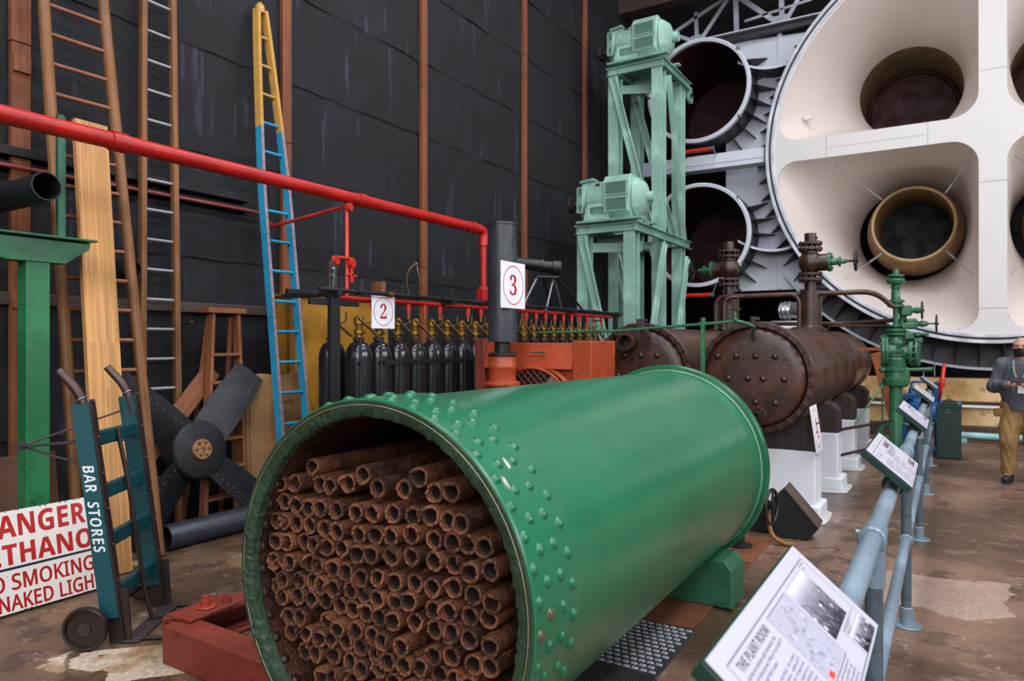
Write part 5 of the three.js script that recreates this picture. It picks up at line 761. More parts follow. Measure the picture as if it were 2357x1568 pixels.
{
  const t = thing('bulkhead', 'light grey steel bulkhead between the round ducts and the white manifold', 'panel', [-3, 2.76, QD + 0.75]);
  const s = new THREE.Shape([[-4.1, 2.74], [-2.0, 2.74]].map((p) => new THREE.Vector2(...p))); for (let i = 0; i <= 30; i++) { const a = lerp(223, 137, i / 30) * Math.PI / 180; s.lineTo(QX + (QR - 0.02) * Math.cos(a), QY + (QR - 0.02) * Math.sin(a)); } s.lineTo(-4.08, 8.0);
  const cut = (Y) => { const p = []; for (let i = 0; i <= 40; i++) { const a = lerp(-72, 72, i / 40) * Math.PI / 180; const x = -4.41 + 1.06 * Math.cos(a); if (x > -4.08) p.push([x, Y + 1.06 * Math.sin(a)]); } return p; };
  for (const p of [...cut(6.86).reverse(), ...cut(3.88).reverse()]) s.lineTo(...p);
  part('plate', [put(ubox(new THREE.ExtrudeGeometry(s, { depth: 0.03, bevelEnabled: false })), [0, 0, QD + 0.77])], M.panelGrey, t);
  for (const y of [[6.0, 8.0], [5.6, 5.9], [2.76, 5.1]]) part('seam_strip', [put(box(0.09, y[1] - y[0], 0.02, 0.004), [-2.93, (y[0] + y[1]) / 2, QD + 0.72]), put(box(0.02, y[1] - y[0], 0.03, 0.002), [-2.93, (y[0] + y[1]) / 2, QD + 0.71])], M.panelGrey, t);
  for (const y of [7.08, 3.46]) { // hanging curved shelves
    const p = []; for (let i = 0; i <= 20; i++) { const u = i / 20 * 2 - 1; p.push([-2.92 + u * 0.72, y + 0.24 * u * u]); } const q = [...p].reverse().map(([a, b]) => [a, b + 0.05]);
    part('curved_shelf', [put(prism([...p, ...q], 0.55, 0.004), [0, 0, QD + 0.48])], M.finDark, t); part('shelf_edge', [put(prism([...p, ...q], 0.02, 0.004), [0, 0, QD + 0.195])], M.panelGrey, t);
  }
  part('cross_beam', [put(box(2.8, 0.3, 0.35, 0.01), [-4.5, 5.37, QD + 0.22])], M.panelGrey, t); part('beam_line', [put(box(2.8, 0.02, 0.02, 0.002), [-4.5, 5.33, QD + 0.04])], M.panelGrey, t);
  part('top_rail', [put(box(2.6, 0.14, 0.2, 0.006), [-3.3, 8.03, QD + 0.68])], M.darkSteel, t); part('top_angle', [put(box(2.6, 0.025, 0.3, 0.004), [-3.3, 8.11, QD + 0.64])], M.panelGrey, t);
}
{
  const D = QD + 0.6, t = thing('roof_truss', 'silver lattice truss above the grey bulkhead', 'truss', [-3.3, 8.12, D]);
  for (const [a, b, w] of [[[-2.95, 8.14], [-3.98, 9.1], 0.1], [[-2.86, 8.14], [-2.9, 9.7], 0.1], [[-2.78, 8.14], [-1.9, 9.6], 0.08], [[-4.6, 8.16], [-4.62, 8.75], 0.08], [[-4.5, 8.16], [-3.85, 9.0], 0.07], [[-3.76, 8.14], [-3.8, 9.6], 0.1], [[-4.7, 8.16], [-5.5, 8.6], 0.08], [[-5.4, 8.3], [-3.9, 8.95], 0.07], [[-3.6, 8.32], [-2.3, 8.45], 0.05]]) part('member', [bar([a[0], a[1], D], [b[0], b[1], D], w, 0.05, [1, 0, 0])], M.silver, t);
  part('gusset', [put(box(0.34, 0.16, 0.03, 0.004), [-2.87, 8.2, D]), put(box(0.3, 0.12, 0.03, 0.004), [-4.58, 8.2, D])], M.silver, t);
}
lone('roof_beam', [put(box(3.4, 0.42, 0.3, 0.01), [-4.4, 8.98, 14.5], [0, 1, 0], [1, 0.06, 0])], M.timberDark, 'dark brown beam crossing high above the tower', 'beam', [-4.4, 8.8, 14.5]);
for (const [y, n] of [[5.55, 'upper'], [2.62, 'lower']]) { const t = thing('red_lamp', `red tube lamp under a round duct, ${n} of the two`, 'lamp', [-4.36, y, 14.25]); part('tube', [rod([-4.62, y, 14.25], [-4.06, y, 14.25], 0.045, 14)], M.redLamp, t); for (const x of [-4.03, -4.65]) { part('cap', [rod([x - 0.03, y, 14.25], [x + 0.03, y, 14.25], 0.05, 12)], M.steel, t); part('hanger', [bar([x, y, 14.26], [x, y + (y > 4 ? -0.05 : 0.27), y > 4 ? 14.58 : 14.56], 0.03, 0.02)], M.steel, t); } }
// low concrete wall under the manifold, with its pipes
const low = struct('trim_1', 'structure', 'low stepped concrete wall under the white manifold');
part('upper_course', [put(box(9.6, 0.4, 0.5, 0.02), [3.0, 0.83, 15.1])], M.concrete, low); part('lower_course', [put(box(9.6, 0.42, 0.62, 0.02), [3.0, 0.42, 15.05])], M.concrete, low); part('footing', [put(box(9.6, 0.22, 0.85, 0.02), [3.0, 0.11, 15.0])], M.timberDark, low);
lone('pipe', [rod([-1.5, 0.62, 14.68], [7, 0.62, 14.68], 0.022, 10)], M.iron, 'thin dark pipe along the low concrete wall', 'pipe', [2, 0.62, 14.68]);
lone('pipe', [rod([-1.5, 0.555, 14.7], [7, 0.555, 14.7], 0.025, 10)], M.white, 'thin white pipe along the low concrete wall just below the dark one', 'pipe', [2, 0.555, 14.7]);
lone('pipe', [put(cyl(0.055, 1.7, 18), [0.86, 0.12, 14.1], [1, 0, 0]), put(box(0.12, 0.07, 0.1, 0.004), [0.2, 0.035, 14.1]), put(box(0.12, 0.07, 0.1, 0.004), [1.5, 0.035, 14.1])], M.turquoise, 'pale turquoise pipe lying on low blocks in front of the concrete wall', 'pipe', [0.9, 0, 14.1]);
{ const t = thing('bellows', 'silver ribbed bellows joint on a white box between the two exchangers', 'bellows', [-2.53, 0, 14.2]); part('bellows', [put(lathe([[0, -0.2], [0.14, -0.2], [0.17, -0.17], [0.13, -0.13], [0.18, -0.1], [0.14, -0.06], [0.18, -0.02], [0.14, 0.02], [0.16, 0.06], [0.16, 0.24], [0, 0.24]], 28), [-2.53, 2.27, 14.2], [1, 0, -0.2])], M.alu, t); part('box', [put(box(0.7, 0.24, 0.3, 0.01), [-2.53, 1.95, 14.22])], M.white, t); part('bracket', [put(box(0.2, 0.14, 0.1, 0.006), [-2.3, 2.53, 14.3])], M.white, t); part('leg', [bar([-2.8, 0, 14.22], [-2.8, 1.85, 14.22], 0.06, 0.06), bar([-2.25, 0, 14.22], [-2.25, 1.85, 14.22], 0.06, 0.06)], M.black, t); }

// ---------------------------------------------------------------- railing and reading panels on the right
const LX = -0.215, LP = [0.54, 2.68, 4.816, 6.96, 9.09, 11.2];
{
  const t = thing('railing', 'blue grey tubular steel railing of two rails along the walkway', 'railing', [LX, 0, 6.5]);
  part('top_rail', [rod([LX, 1.03, 0.3], [LX, 1.03, 11.2], 0.031, 20)], M.galv, t); part('lower_rail', [rod([LX, 0.515, 0.3], [LX, 0.515, 11.2], 0.026, 18)], M.galv, t);
  for (const d of LP) {
    const p = part('post', [rod([LX, 0.0, d], [LX, 1.0, d], 0.028, 18)], paint('#5d6b74', { rough: 0.5, metal: 0.25, map: T.scuffed }), t);
    part('rail_socket', [put(cyl(0.04, 0.13, 20), [LX, 1.03, d], [0, 0, 1]), put(lathe([[0.031, 0], [0.04, 0], [0.044, 0.006], [0.044, 0.02], [0.04, 0.024], [0.031, 0.024]], 22), [LX, 1.03, d - 0.085], [0, 0, 1]), put(cyl(0.036, 0.14, 18), [LX, 0.93, d]), put(cyl(0.01, 0.02, 8), [LX - 0.042, 1.04, d - 0.03], [1, 0, 0])], M.galv, p);
    part('rail_socket', [      put(cyl(0.034, 0.09, 18), [LX, 0.515, d], [0, 0, 1]), put(lathe([[0.026, 0], [0.034, 0], [0.038, 0.005], [0.038, 0.016], [0.026, 0.018]], 20), [LX, 0.515, d - 0.06], [0, 0, 1])], M.galv, p);
    part('foot', [put(lathe([[0.028, 0.012], [0.036, 0.012], [0.037, 0.11], [0.03, 0.115]], 20), [LX, 0, d]), put(lathe([[0, 0], [0.08, 0], [0.083, 0.006], [0.08, 0.013], [0, 0.014]], 28), [LX, 0, d])], M.galv, p);
  }
}
const dashText = (c, x, y, w, rows, lh, h, seed, col = 'rgba(40,40,70,.75)') => { const r = rng(seed); c.fillStyle = col; for (let i = 0; i < rows; i++) { let q = x, end = x + w * (i === rows - 1 ? 0.6 : 0.9 + 0.1 * r()); while (q < end) { const l = Math.min(end - q, 8 + r() * 34); for (let k = 0; k < l; k += 5) c.fillRect(q + k, y + i * lh + (r() < 0.3 ? -h * 0.4 : 0), 3.4, h * (0.7 + 0.5 * r())); q += l + 8; } } };
function oldPhoto(c, x, y, w, h, seed) { // grey print of machinery
  const r = rng(seed); c.save(); c.beginPath(); c.rect(x, y, w, h); c.clip(); const g = c.createLinearGradient(0, y, 0, y + h); g.addColorStop(0, '#e2e0ea'); g.addColorStop(0.35, '#8c8896'); g.addColorStop(1, '#26222c'); c.fillStyle = g; c.fillRect(x, y, w, h);
  for (let i = 0; i < 70; i++) { const s = Math.floor(30 + r() * 190); c.strokeStyle = `rgba(${s},${s},${s + 8},.8)`; c.lineWidth = 1 + r() * 6; const a = x + r() * w, b = y + h * (0.25 + r() * 0.75); c.beginPath(); c.moveTo(a, b); c.lineTo(a + (r() - 0.5) * w * 0.3, b + (r() - 0.6) * h * 0.4); c.stroke(); }
  for (let i = 0; i < 9; i++) { c.fillStyle = r() < 0.5 ? 'rgba(235,235,240,.8)' : 'rgba(15,12,20,.8)'; c.beginPath(); c.ellipse(x + r() * w, y + h * (0.4 + r() * 0.5), 6 + r() * 18, 5 + r() * 12, r(), 0, 7); c.fill(); } c.restore(); c.strokeStyle = '#33333f'; c.lineWidth = 2; c.strokeRect(x, y, w, h);
}
function planDrawing(c, x, y, w, h, seed) { const r = rng(seed); c.strokeStyle = 'rgba(90,90,110,.9)'; c.lineWidth = 5; c.strokeRect(x, y, w, h); c.fillStyle = 'rgba(166,166,180,.8)'; c.fillRect(x + 6, y + 6, w - 12, h - 12); c.lineWidth = 2; c.strokeStyle = 'rgba(110,110,130,.55)'; c.strokeRect(x + w * 0.3, y + h * 0.14, w * 0.45, h * 0.3); for (let i = 0; i < 60; i++) { const a = x + 14 + r() * (w - 50), b = y + 14 + r() * (h - 40); c.fillStyle = r() < 0.5 ? 'rgba(190,189,198,.9)' : 'rgba(90,90,120,.45)'; c.fillRect(a, b, 6 + r() * 26, 4 + r() * 16); if (r() < 0.4) c.strokeRect(a, b, 8 + r() * 24, 8 + r() * 18); if (r() < 0.2) { c.beginPath(); c.arc(a, b, 4 + r() * 12, 0, 7); c.stroke(); } } }
function readingPanel(dc, label, title, seed, w = 0.686) {
  const X0 = -0.3025, Y0 = 1.22, ey = [0.175, -0.1455, 0], L = len(ey), n = [0.158 / L, 0.19 / L, 0], t = thing('reading_panel', label, 'sign', [LX, 1.06, dc]);
  const a = [X0, Y0, dc - w / 2], m = canvasMat(1488, 493, (c, W, H) => {
    c.fillStyle = '#b9b7c0'; c.fillRect(0, 0, W, H); c.strokeStyle = '#2d2c44'; c.lineWidth = 4; c.strokeRect(W * 0.055, H * 0.125, W * 0.9, H * 0.85);
    if (title) { c.fillStyle = '#26243a'; c.font = 'bold 42px sans-serif'; const k = W * 0.273 / c.measureText(title).width; c.save(); c.translate(W * 0.088, H * 0.236); c.scale(k, 1.15); c.fillText(title, 0, 0); c.restore();
      dashText(c, W * 0.083, H * 0.275, W * 0.29, 3, 24, 10, seed); for (let k = 0; k < 3; k++) dashText(c, W * (0.085 + k * 0.1), H * 0.45, W * 0.09, 10, 20, 9, seed + 2 + k);
      planDrawing(c, W * 0.402, H * 0.17, W * 0.218, H * 0.635, seed); c.fillStyle = '#d8452c'; c.fillRect(W * 0.425, H * 0.735, W * 0.038, H * 0.045); oldPhoto(c, W * 0.642, H * 0.175, W * 0.233, H * 0.52, seed + 9);
      dashText(c, W * 0.402, H * 0.83, W * 0.21, 5, 17, 8, seed + 7); dashText(c, W * 0.885, H * 0.15, W * 0.055, 2, 20, 9, seed + 6); c.strokeRect(W * 0.73, H * 0.725, W * 0.225, H * 0.25); oldPhoto(c, W * 0.745, H * 0.785, W * 0.21, H * 0.185, seed + 12); dashText(c, W * 0.745, H * 0.735, W * 0.12, 2, 14, 7, seed + 5);
    } else { c.fillStyle = '#7d86a8'; c.fillRect(W * 0.09, H * 0.2, W * 0.17, H * 0.1); c.clearRect; dashText(c, W * 0.1, H * 0.22, W * 0.15, 2, 22, 14, seed, '#e9e7ee'); oldPhoto(c, W * 0.62, H * 0.14, W * 0.3, H * 0.17, seed + 3); oldPhoto(c, W * 0.7, H * 0.72, W * 0.24, H * 0.2, seed + 4); dashText(c, W * 0.45, H * 0.35, W * 0.45, 3, 26, 20, seed + 5); for (let k = 0; k < 3; k++) { dashText(c, W * 0.1, H * (0.42 + k * 0.19), W * 0.24, 5, 17, 8, seed + 6 + k); dashText(c, W * 0.4, H * (0.52 + k * 0.16), W * 0.22, 4, 17, 8, seed + 9 + k); } }
  }, { rough: 0.35 });
  const mc = a.map((v, i) => v + ey[i] / 2 + [0, 0, w / 2][i] - n[i] * 0.016);
  part('board', [bar(mc.map((v, i) => v - ey[i] / 2), mc.map((v, i) => v + ey[i] / 2), w, 0.03, [0, 0, 1], 0.003)], M.panelGreen, t); part('print', [sheetGeo(a.map((v, i) => v + n[i] * 0.0005 + ey[i] * 0.008 + [0, 0, 0.004][i]), [0, 0, w - 0.008], ey.map((v) => v * 0.984))], m, t, title ? 'white printed sheet headed ' + title : 'white printed sheet with columns of small text');
  part('clamp', [put(lathe([[0.031, -0.03], [0.044, -0.03], [0.047, -0.02], [0.047, 0.02], [0.044, 0.03], [0.031, 0.03]], 24), [LX, 1.03, dc - 0.05], [0, 0, 1]), bar([LX, 1.05, dc - 0.05], [LX - 0.012, 1.108, dc + 0.02], 0.04, 0.05), bar([LX + 0.025, 1.05, dc - 0.03], [LX + 0.015, 1.09, dc + 0.06], 0.02, 0.02), put(box(0.09, 0.012, 0.12, 0.003), [LX - 0.02, 1.105, dc + 0.02], n)], M.iron, t);
}
readingPanel(1.364, 'nearest sloped reading panel on the railing, headed THE PLANT ROOM', 'THE PLANT ROOM', 11);
readingPanel(3.72, 'second sloped reading panel on the railing, its whole white text sheet in view', null, 31);
readingPanel(6.05, 'third sloped reading panel on the railing, in front of the dark green box', null, 51);
readingPanel(8.6, 'fourth sloped reading panel along the railing, just before the farthest one', null, 71);
readingPanel(11.0, 'farthest sloped reading panel on the railing, beside the red handwheel', null, 91, 0.6);
{
  const t = thing('box', 'dark green upright metal box standing at the end of the railing', 'box', [0.0, 0, 12.1]);
  part('case', [put(box(0.31, 0.73, 0.4, 0.008), [0.0, 0.375, 12.15])], M.boxGreen, t); part('lid', [put(box(0.33, 0.02, 0.42, 0.006), [0.0, 0.75, 12.15])], M.boxGreen, t); for (const [x, y] of [[-0.03, 0.67], [0.02, 0.67], [-0.005, 0.71]]) part('screw', [put(cyl(0.011, 0.01, 10), [x, y, 11.948], [0, 0, 1])], M.steel, t);
  part('cover', [put(prism([[-0.1, 0], [0.13, 0], [0.1, 0.05], [0.02, 0.09], [-0.08, 0.05]], 0.2, 0.006), [0.0, 0.76, 12.15])], M.boxGreen, t);
}
{ // green valve stand
  const X = -0.594, D = 10.66, t = thing('valve_stand', 'green valve stand with flanged pump body and handwheels on a tall post', 'valve', [X, 0, D]), at = (g, x, y, z = 0, d) => putAll(g, [X + x, y, D + z], d);
  part('post', at([lathe([[0, 0], [0.24, 0], [0.24, 0.02], [0.1, 0.04], [0.078, 0.07], [0.078, 1.12], [0, 1.12]], 28)], 0, 0), M.treeGreen, t);
  part('lower_body', at([lathe([[0, 0], [0.12, 0], [0.15, 0.02], [0.16, 0.1], [0.135, 0.12], [0.13, 0.2], [0.16, 0.21], [0.16, 0.24], [0.12, 0.26], [0.13, 0.36], [0.1, 0.4], [0, 0.4]], 28), box(0.2, 0.2, 0.3, 0.03).translate(0.06, 0.12, -0.05)], 0, 1.09), M.treeGreen, t);
  part('upper_body', at([lathe([[0, 0], [0.07, 0], [0.07, 0.02], [0.12, 0.03], [0.12, 0.055], [0.07, 0.065], [0.07, 0.08], [0.12, 0.09], [0.12, 0.115], [0.08, 0.13], [0.11, 0.2], [0.09, 0.28], [0.07, 0.3], [0.12, 0.31], [0.12, 0.335], [0.09, 0.34], [0.12, 0.36], [0.12, 0.385], [0.05, 0.4], [0, 0.4]], 28)], 0, 1.46), M.treeGreen, t);
  part('side_flange', [at(flange(0.21, 0.04, 12, 0.015), -0.15, 1.56, 0, [1, 0, 0.1]), at(flange(0.21, 0.03, 12, 0.012), -0.11, 1.56, 0, [1, 0, 0.1]), at([cyl(0.12, 0.12, 20)], -0.05, 1.56, 0, [1, 0, 0])], M.treeGreen, t); part('side_flange', [at(flange(0.18, 0.04, 12, 0.014), 0.19, 1.54, 0.05, [1, 0, -0.1]), at(flange(0.18, 0.03, 12, 0.012), 0.25, 1.54, 0.05, [1, 0, -0.1]), at([cyl(0.1, 0.2, 20)], 0.1, 1.54, 0.03, [1, 0, 0])], M.treeGreen, t);
  part('riser', at([cyl(0.035, 0.42, 14)], 0, 2.05), M.treeGreen, t); part('elbow', [curve([[X + 0.04, 1.85, D + 0.1], [X + 0.08, 2.0, D + 0.1], [X + 0.06, 2.12, D + 0.06], [X + 0.02, 2.2, D]], 0.045, 12, 16)], M.treeGreen, t);
  part('cross_piece', at([lathe([[0, 0], [0.1, 0], [0.1, 0.025], [0.06, 0.03], [0.06, 0.05], [0.105, 0.06], [0.105, 0.09], [0.055, 0.1], [0.055, 0.2], [0.045, 0.22], [0.06, 0.26], [0.045, 0.3], [0.1, 0.31], [0.11, 0.35], [0.1, 0.37], [0.06, 0.38], [0.1, 0.4], [0.1, 0.42], [0.04, 0.44], [0.03, 0.5], [0, 0.5]], 24)], 0, 2.14), M.treeGreen, t);
  part('lower_cross', at([lathe([[0, 0], [0.1, 0], [0.1, 0.022], [0.05, 0.03], [0.05, 0.04], [0.1, 0.05], [0.1, 0.07], [0, 0.08]], 20), box(0.16, 0.08, 0.1, 0.02).translate(0.14, 0.06, 0)], 0, 1.83), M.treeGreen, t);
  for (const [y, x0, x1] of [[2.09, 0.06, 0.3], [1.915, 0.12, 0.46]]) { const v = part('side_valve', [at([box(0.13, 0.14, 0.12, 0.025)], x0 + 0.06, y, 0.04), at([lathe([[0, -0.1], [0.05, -0.1], [0.05, -0.06], [0.03, -0.04], [0.045, 0], [0.03, 0.06], [0, 0.08]], 14)], x0 + 0.18, y, 0.04, [1, 0, 0])], M.treeGreen, t); part('spindle', [rod([X + x0 + 0.2, y, D + 0.04], [X + x1 + 0.03, y, D + 0.04], 0.01, 8)], M.iron, v); part('handwheel', at(handwheel(0.11, 0.01, 4), x1, y, 0.04, [1, 0, -0.03]), M.boxGreen, v, 'dark green handwheel'); }
  part('cock_group', [at([box(0.12, 0.1, 0.1, 0.02), box(0.06, 0.06, 0.16, 0.015).translate(0.09, 0.02, 0), box(0.1, 0.07, 0.06, 0.015).translate(0.1, -0.06, 0.02)], 0.16, 1.76, -0.02), at([cyl(0.02, 0.16, 10)], 0.3, 1.78, 0, [1, 0, 0])], M.treeGreen, t);
  const lv = part('drain_cock', [rod([X + 0.05, 1.31, D - 0.05], [X + 0.42, 1.33, D - 0.05], 0.026, 12), at([cyl(0.04, 0.05, 12)], 0.12, 1.312, -0.05, [1, 0, 0])], M.treeGreen, t); part('cock_handle', [bar([X + 0.44, 1.24, D - 0.05], [X + 0.44, 1.42, D - 0.05], 0.012, 0.014), bar([X + 0.32, 1.18, D - 0.05], [X + 0.32, 1.3, D - 0.05], 0.012, 0.012)], M.steel, lv);
  part('side_ball', at([ball(0.045)], -0.15, 1.31, -0.08), M.treeGreen, t); part('strut', [bar([X - 0.13, 1.14, D], [X - 0.46, 0.6, D - 0.3], 0.035, 0.02), bar([X - 0.16, 0.02, D], [X - 0.16, 1.16, D], 0.035, 0.02), bar([X - 0.2, 1.1, D], [X - 0.04, 1.24, D], 0.05, 0.04)], M.treeGreen, t);
  part('base_ring', at([...handwheel(0.27, 0.03, 5)], 0.0, 0.3, 0.45, [0, 0, 1]), M.treeGreen, t);
}
{
  const X = -0.42, D = 11.9, t = thing('pump', 'blue pump with a cranked handle behind the green valve stand', 'pump', [X, 0, D]);
  part('base', [put(box(0.36, 0.5, 0.5, 0.03), [X, 0.25, D])], M.machineBlue, t); part('body', [put(lathe([[0, 0], [0.17, 0], [0.17, 0.04], [0.12, 0.06], [0.12, 0.2], [0.16, 0.22], [0.16, 0.27], [0.1, 0.3], [0.09, 0.36], [0, 0.36]], 24), [X, 0.5, D]), put(cyl(0.1, 0.44, 20), [X + 0.04, 0.66, D], [1, 0, 0]), ...putAll(flange(0.14, 0.04, 8, 0.014), [X + 0.24, 0.66, D], [1, 0, 0])], M.machineBlue, t);
  part('gland', [put(box(0.22, 0.08, 0.16, 0.015), [X - 0.04, 0.89, D]), put(lathe([[0.05, 0], [0.04, 0.05], [0.02, 0.12], [0, 0.12]], 14), [X - 0.04, 0.93, D])], M.machineBlue, t); part('crank', [pipe([[X - 0.04, 0.98, D], [X - 0.04, 1.1, D], [X + 0.12, 1.1, D]], 0.018, 0.04, 10)], M.machineBlue, t); part('leg', [bar([X - 0.2, 0, D - 0.1], [X - 0.13, 0.85, D - 0.05], 0.07, 0.06)], paint('#1a2638', { rough: 0.5 }), t, 'dark navy leg');
}
{
  const X = -0.09, D = 12.6, t = thing('valve', 'tall red handwheel seen edge-on above a blue valve at the back', 'valve', [X, 0, D]);
  part('handwheel', putAll(handwheel(0.27, 0.026, 4), [X, 1.06, D], [1, -0.12, 0.01]), M.redBright, t); part('spindle', [rod([X - 0.1, 1.05, D], [X + 0.04, 1.065, D], 0.02, 10)], M.iron, t); part('body', [put(lathe([[0, 0], [0.16, 0], [0.16, 0.04], [0.08, 0.08], [0.08, 0.5], [0.14, 0.55], [0.14, 0.7], [0.06, 0.8], [0, 0.8]], 20), [X - 0.02, 0, D]), put(cyl(0.07, 0.3, 16), [X + 0.1, 0.72, D + 0.1], [1, 0, 0]), put(box(0.08, 0.3, 0.08, 0.01), [X - 0.08, 0.92, D])], M.machineBlue, t);
}
lone('brace', [bar([-0.93, 1.52, 12.0], [-0.62, 0.3, 12.0], 0.16, 0.06, [1, 0, 0]), bar([-1.3, 1.56, 12.0], [-0.6, 1.58, 12.0], 0.05, 0.05, [0, 1, 0]), bar([-0.62, 0.0, 12.0], [-0.62, 0.35, 12.0], 0.16, 0.08)], paint('#a85a2c', { rough: 0.55 }), 'orange brown slanting brace between the exchanger end and the green valve stand', 'brace', [-0.75, 0, 12]);

// ---------------------------------------------------------------- the person at the right edge
function fieldMesh(f, c, half, res) { // surface where f = 0, on a cube grid of the given centre and half size
  const mc = new MarchingCubes(res, new THREE.MeshBasicMaterial(), false, false, 400000); mc.isolation = 0; const h = res / 2;
  for (let z = 0, i = 0; z < res; z++) for (let y = 0; y < res; y++) for (let x = 0; x < res; x++, i++) mc.field[i] = -f(c[0] + (x - h) / h * half, c[1] + (y - h) / h * half, c[2] + (z - h) / h * half);
  mc.update(); const n = mc.count, p = new Float32Array(mc.positionArray.subarray(0, n * 3)), nn = new Float32Array(mc.normalArray.subarray(0, n * 3));
  for (let i = 0; i < n * 3; i++) p[i] = p[i] * half + c[i % 3];
  const g = new THREE.BufferGeometry(); g.setAttribute('position', new THREE.BufferAttribute(p, 3)); g.setAttribute('normal', new THREE.BufferAttribute(nn, 3)); return ubox(g);
}
const smin = (a, b, k) => { const h = clamp(0.5 + 0.5 * (b - a) / k); return lerp(b, a, h) - k * h * (1 - h); };
const capsule = (a, b, ra, rb, sx = 1, sz = 1) => { const ab = sub(b, a), L = ab[0] ** 2 + ab[1] ** 2 + ab[2] ** 2; return (x, y, z) => { const px = x - a[0], py = y - a[1], pz = z - a[2], t = clamp((px * ab[0] + py * ab[1] + pz * ab[2]) / L), dx = (px - ab[0] * t) / sx, dy = py - ab[1] * t, dz = (pz - ab[2] * t) / sz; return Math.sqrt(dx * dx + dy * dy + dz * dz) - lerp(ra, rb, t); }; };
const ell = (c, r) => (x, y, z) => { const dx = (x - c[0]) / r[0], dy = (y - c[1]) / r[1], dz = (z - c[2]) / r[2], k = Math.sqrt(dx * dx + dy * dy + dz * dz); return (k - 1) * Math.min(r[0], r[1], r[2]); };
const blend = (fs, k) => (x, y, z) => { let d = 1e3; for (const f of fs) d = smin(d, f(x, y, z), k); return d; };
{ // own frame: x to the person's left, y up, z to the front; metres
  const J = { neck: [0, 1.46, 0], head: [0, 1.6, 0.03], sh: (s) => [s * 0.19, 1.41, -0.01], el: (s) => [s * 0.275, 1.13, 0.0], wr: (s) => [s * 0.115, 1.17, 0.23], hip: (s) => [s * 0.095, 0.9, 0], kn: (s) => [s * 0.115, 0.49, s < 0 ? 0.07 : 0.0], an: (s) => [s * 0.12, 0.085, s < 0 ? 0.06 : -0.1] };
  const arm = (s, k, r1, r2, r3) => [capsule(J.sh(s), J.el(s), r1, r2), capsule(J.el(s), J.wr(s), r2, r3)], leg = (s, r1, r2, r3) => [capsule(J.hip(s), J.kn(s), r1, r2), capsule(J.kn(s), J.an(s), r2, r3)];
  const trunk = (e) => [capsule([0, 1.33, 0], [0, 1.1, 0.01], 0.16 + e, 0.165 + e, 1.12, 0.82), capsule([0, 1.05, 0.02], [0, 0.93, 0.01], 0.165 + e, 0.155 + e, 1.1, 0.85), capsule([-0.15, 1.4, -0.01], [0.15, 1.4, -0.01], 0.075 + e, 0.075 + e)];
  const body = blend([...trunk(-0.025), capsule([0, 1.42, 0], [0, 1.54, 0.015], 0.062, 0.056), ...arm(1, 0, 0.05, 0.042, 0.03), ...arm(-1, 0, 0.05, 0.042, 0.03), ...leg(1, 0.08, 0.055, 0.04), ...leg(-1, 0.08, 0.055, 0.04), capsule(J.an(1), [0.14, 0.05, 0.05], 0.04, 0.035), capsule(J.an(-1), [-0.14, 0.05, 0.21], 0.04, 0.035)], 0.04);
  const skull = blend([ell([0, 1.635, 0.0], [0.078, 0.098, 0.098]), ell([0, 1.575, 0.035], [0.062, 0.085, 0.07]), ell([0, 1.525, 0.055], [0.034, 0.03, 0.035]), ell([-0.045, 1.6, 0.065], [0.022, 0.02, 0.02]), ell([0.045, 1.6, 0.065], [0.022, 0.02, 0.02]), capsule([0, 1.635, 0.093], [0, 1.597, 0.118], 0.009, 0.014), ell([0, 1.65, 0.08], [0.06, 0.012, 0.018]), capsule([0, 1.5, 0.0], [0, 1.4, 0], 0.058, 0.064)], 0.022);
  const ears = blend([ell([0.079, 1.605, -0.005], [0.012, 0.03, 0.02]), ell([-0.079, 1.605, -0.005], [0.012, 0.03, 0.02])], 0.01), eyes = blend([ell([0.031, 1.625, 0.094], [0.015, 0.01, 0.012]), ell([-0.031, 1.625, 0.094], [0.015, 0.01, 0.012])], 0.005);
  const headF = (x, y, z) => { let d = smin(skull(x, y, z), ears(x, y, z), 0.012); return Math.max(d, -eyes(x, y, z) * 0.6); };
  const hand = (s) => { // palm and five curled fingers holding the phone
    const w = J.wr(s), o = (x, y, z) => [w[0] + s * x, w[1] + y, w[2] + z], f = [ell(o(-0.035, 0.015, 0.055), [0.032, 0.03, 0.045]), capsule(w, o(-0.025, 0.01, 0.03), 0.028, 0.027)];
    [[0.0, 0.092, 0.03], [0.004, 0.098, 0.01], [0.0, 0.094, -0.008], [-0.008, 0.082, -0.024]].forEach(([dx, dz, dy], i) => { const l = [1, 1.1, 1.02, 0.82][i], a = o(-0.045, 0.012 + dy, 0.07), b = o(-0.055 - 0.012 * l, 0.014 + dy, dz + 0.012), c = o(-0.085 * l, 0.022 + dy, dz + 0.004), e = o(-0.105 * l, 0.026 + dy, dz - 0.018); f.push(capsule(a, b, 0.0095, 0.009), capsule(b, c, 0.009, 0.008), capsule(c, e, 0.008, 0.007)); });
    f.push(capsule(o(-0.02, 0.035, 0.04), o(-0.045, 0.058, 0.062), 0.012, 0.0105), capsule(o(-0.045, 0.058, 0.062), o(-0.075, 0.062, 0.075), 0.0105, 0.0085)); return blend(f, 0.006);
  };
  const skin = new THREE.MeshPhysicalMaterial({ color: '#b98470', roughness: 0.55, sheen: 0.2 });
  const cut = (f, y) => (x, yy, z) => Math.max(f(x, yy, z), yy - y); // the body grid ends in the neck, where the finer head begins
  const place = [0.74, 0, 10.45], turn = -0.16;
